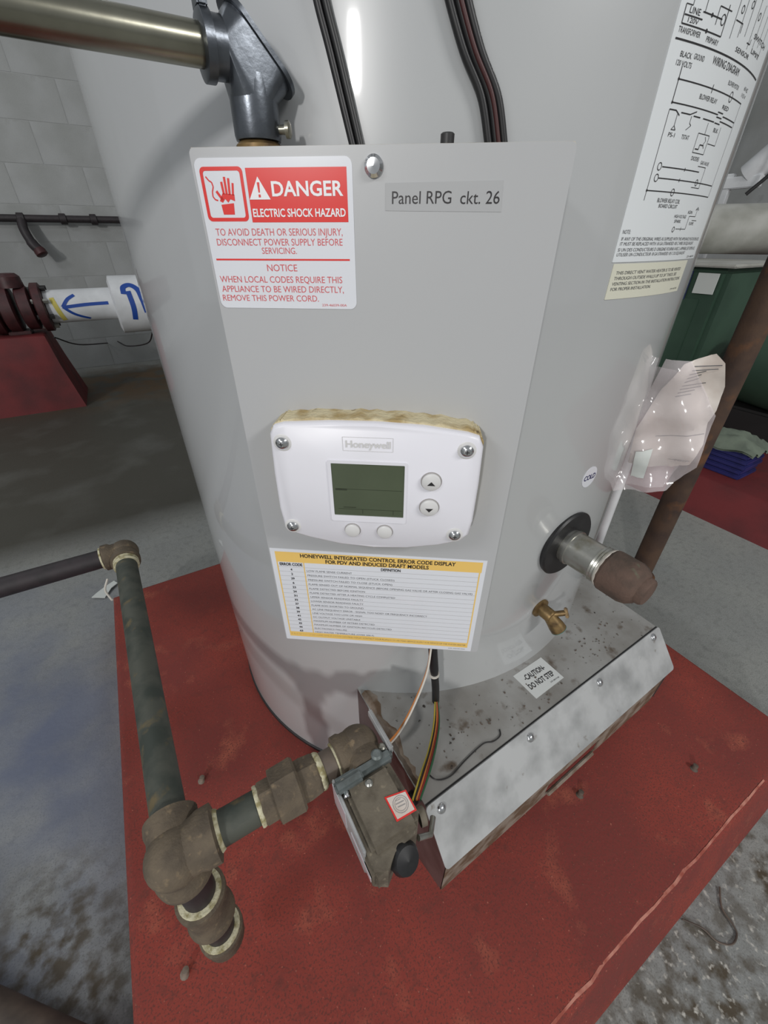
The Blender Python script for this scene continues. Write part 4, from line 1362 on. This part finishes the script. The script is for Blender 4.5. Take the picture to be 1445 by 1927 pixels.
def stroke(f, pts, w, name, material='spray_blue'):
    m = MB()
    P2 = smooth_path([Vector((a, b, 0)) for a, b in pts], 6)
    for i, (a, b) in enumerate(zip(P2, P2[1:])):
        d = (b - a)
        d.normalize()
        nrm = Vector((-d.y, d.x, 0)) * w / 2
        q = [a - nrm - d * w * 0.1, b - nrm + d * w * 0.1, b + nrm + d * w * 0.1, a + nrm - d * w * 0.1]
        m.add([f(p.x, p.y) for p in q], [(0, 1, 2, 3)])
    return m.build(name, material, wp)


arrow = lambda x, y: pf(x, max(-1.4, min(1.4, y / 0.082)), 0.0012)
stroke(arrow, [(-0.045, 0.012), (-0.15, 0.010), (-0.262, 0.002)], 0.016, 'arrow_shaft')
stroke(arrow, [(-0.195, 0.062), (-0.23, 0.040), (-0.262, 0.004)], 0.016, 'arrow_head')
stroke(arrow, [(-0.262, 0.004), (-0.22, -0.035), (-0.155, -0.070)], 0.014, 'arrow_head')
big = lambda x, y: Vector((x, pv - 0.1515 * math.cos(y / 0.15), pvz - 0.01 + 0.1515 * math.sin(y / 0.15)))
stroke(big, [(0.045, 0.070), (0.052, 0.105), (0.085, 0.118), (0.118, 0.090), (0.128, 0.035)], 0.026, 'blue_mark')
stroke(big, [(0.070, 0.08), (0.074, 0.0), (0.066, -0.065)], 0.026, 'blue_mark')
stroke(big, [(0.118, 0.100), (0.125, 0.04), (0.132, -0.030)], 0.020, 'blue_mark')
stroke(arrow, [(-0.30, 0.05), (-0.288, -0.01), (-0.275, -0.07)], 0.022, 'yellow_mark', 'spray_yellow')
fv = thing('flanged_valve', (-0.52, pv, 0.35), 'dark maroon bolted flange valve on top of a red plinth', 'valve')
for (x, w, r) in ((-0.36, 0.045, 0.119), (-0.425, 0.060, 0.105), (-0.505, 0.06, 0.115), (-0.57, 0.05, 0.119), (-0.66, 0.10, 0.11)):
    MB().lathe((x - w / 2, pv, pvz), U3, [(0, r * 0.9), (0.006, r), (w - 0.006, r), (w, r * 0.9)], n=32).build('flange', 'flange_maroon', fv)
for (x, rr) in ((-0.33, 0.098), (-0.60, 0.10)):
    for k in range(8):
        a = 2 * math.pi * (k + 0.5) / 8
        MB().lathe((x - 0.06, pv - rr * math.cos(a), pvz + rr * math.sin(a)), U3, [(0, 0.012), (0.075, 0.012)], n=6).build('bolt', 'zinc' if k % 3 == 0 else 'dark_trim', fv)
MB().lathe((-0.46, pv, pvz + 0.10), Z3, [(0, 0.06), (0.05, 0.055), (0.065, 0.04)], n=20).build('bonnet', 'flange_maroon', fv)
MB().tube([(-0.50, pv, pvz), (-2.4, pv, pvz)], 0.085, 28).build('pipe', 'flange_maroon', fv)
MB().box((-0.50, pv, 0.394), (0.10, 0.10, 0.018), None, 0.003).build('saddle', 'flange_maroon', fv)
pl_ = battered_pad('concrete_plinth', -0.86, -0.395, 2.98, 3.26, 0.385, 0.07, 'red_paint_dark', 'dark red tapered concrete plinth carrying the maroon valve', 'plinth')
o = MB().tube(smooth_path([(-0.36, pv - 0.05, 0.36), (-0.28, pv + 0.2, 0.27), (-0.15, 3.905, 0.16)], 8), 0.004, 8).build('thin_cable', 'dark_pipe')
tag(o, 'thin dark cable sagging from the maroon valve to the wall', 'cable')
o = MB().tube(smooth_path([(0.14, pv - 0.04, 0.345), (0.10, pv + 0.2, 0.24), (-0.02, pv + 0.5, 0.18), (-0.08, 3.905, 0.165)], 8), 0.004, 8).build('thin_cable', 'dark_pipe')
tag(o, 'thin dark cable curving below the large white pipe fitting', 'cable')

# ------------------------------------------------------------------ floor and pad litter
o = MB().tube([(-0.82, 0.728, 0.026), (-0.262, 0.190, 0.026)], 0.026, 20).build('floor_pipe', 'brown_pipe')
tag(o, 'grey-brown pipe lying on the floor at the pad corner', 'pipe')
m = MB()
pts = [(-0.285, 1.09), (-0.255, 1.075), (-0.238, 1.105), (-0.222, 1.118), (-0.232, 1.14), (-0.252, 1.128), (-0.272, 1.112)]
m.slab(pts, lambda x, y, h: Vector((x, y, h + 0.006 * math.sin(x * 150) ** 2)), 0.001, 0.003)
o = m.build('paper_scrap', 'paper_plain')
tag(o, 'small white paper scrap on the floor behind the red pad', 'paper')
for (x, y, lb) in ((-0.153, 0.203, 'rusty anchor stub in the red pad near the drip leg'), (-0.098, 0.41, 'short anchor stub in the red pad beside the long pipe'), (0.599, 0.023, 'dark anchor hole with a rusty stub near the pad edge'), (0.406, 0.092, 'small rusty bolt head on the pad below the burner box')):
    o = MB().lathe((x, y, PZ - 0.004), (0.25, 0.1, 1), [(0, 0.006), (0.004, 0.006), (0.005, 0.004), (0.012, 0.0038), (0.0125, 0.0)], n=12, cap=False).build('anchor_stub', 'rust_steel' if x < 0.3 else 'brown_pipe')
    tag(o, lb, 'anchor')
o = MB().tube(smooth_path([(0.455, -0.075, 0.002), (0.470, -0.095, 0.003), (0.474, -0.112, 0.002), (0.488, -0.124, 0.003), (0.506, -0.123, 0.002), (0.512, -0.114, 0.003), (0.518, -0.098, 0.002), (0.540, -0.084, 0.003)], 6), 0.0012, 6).build('bent_wire', 'brown_pipe')
tag(o, 'thin bent rusty wire lying on the dirty floor', 'wire')
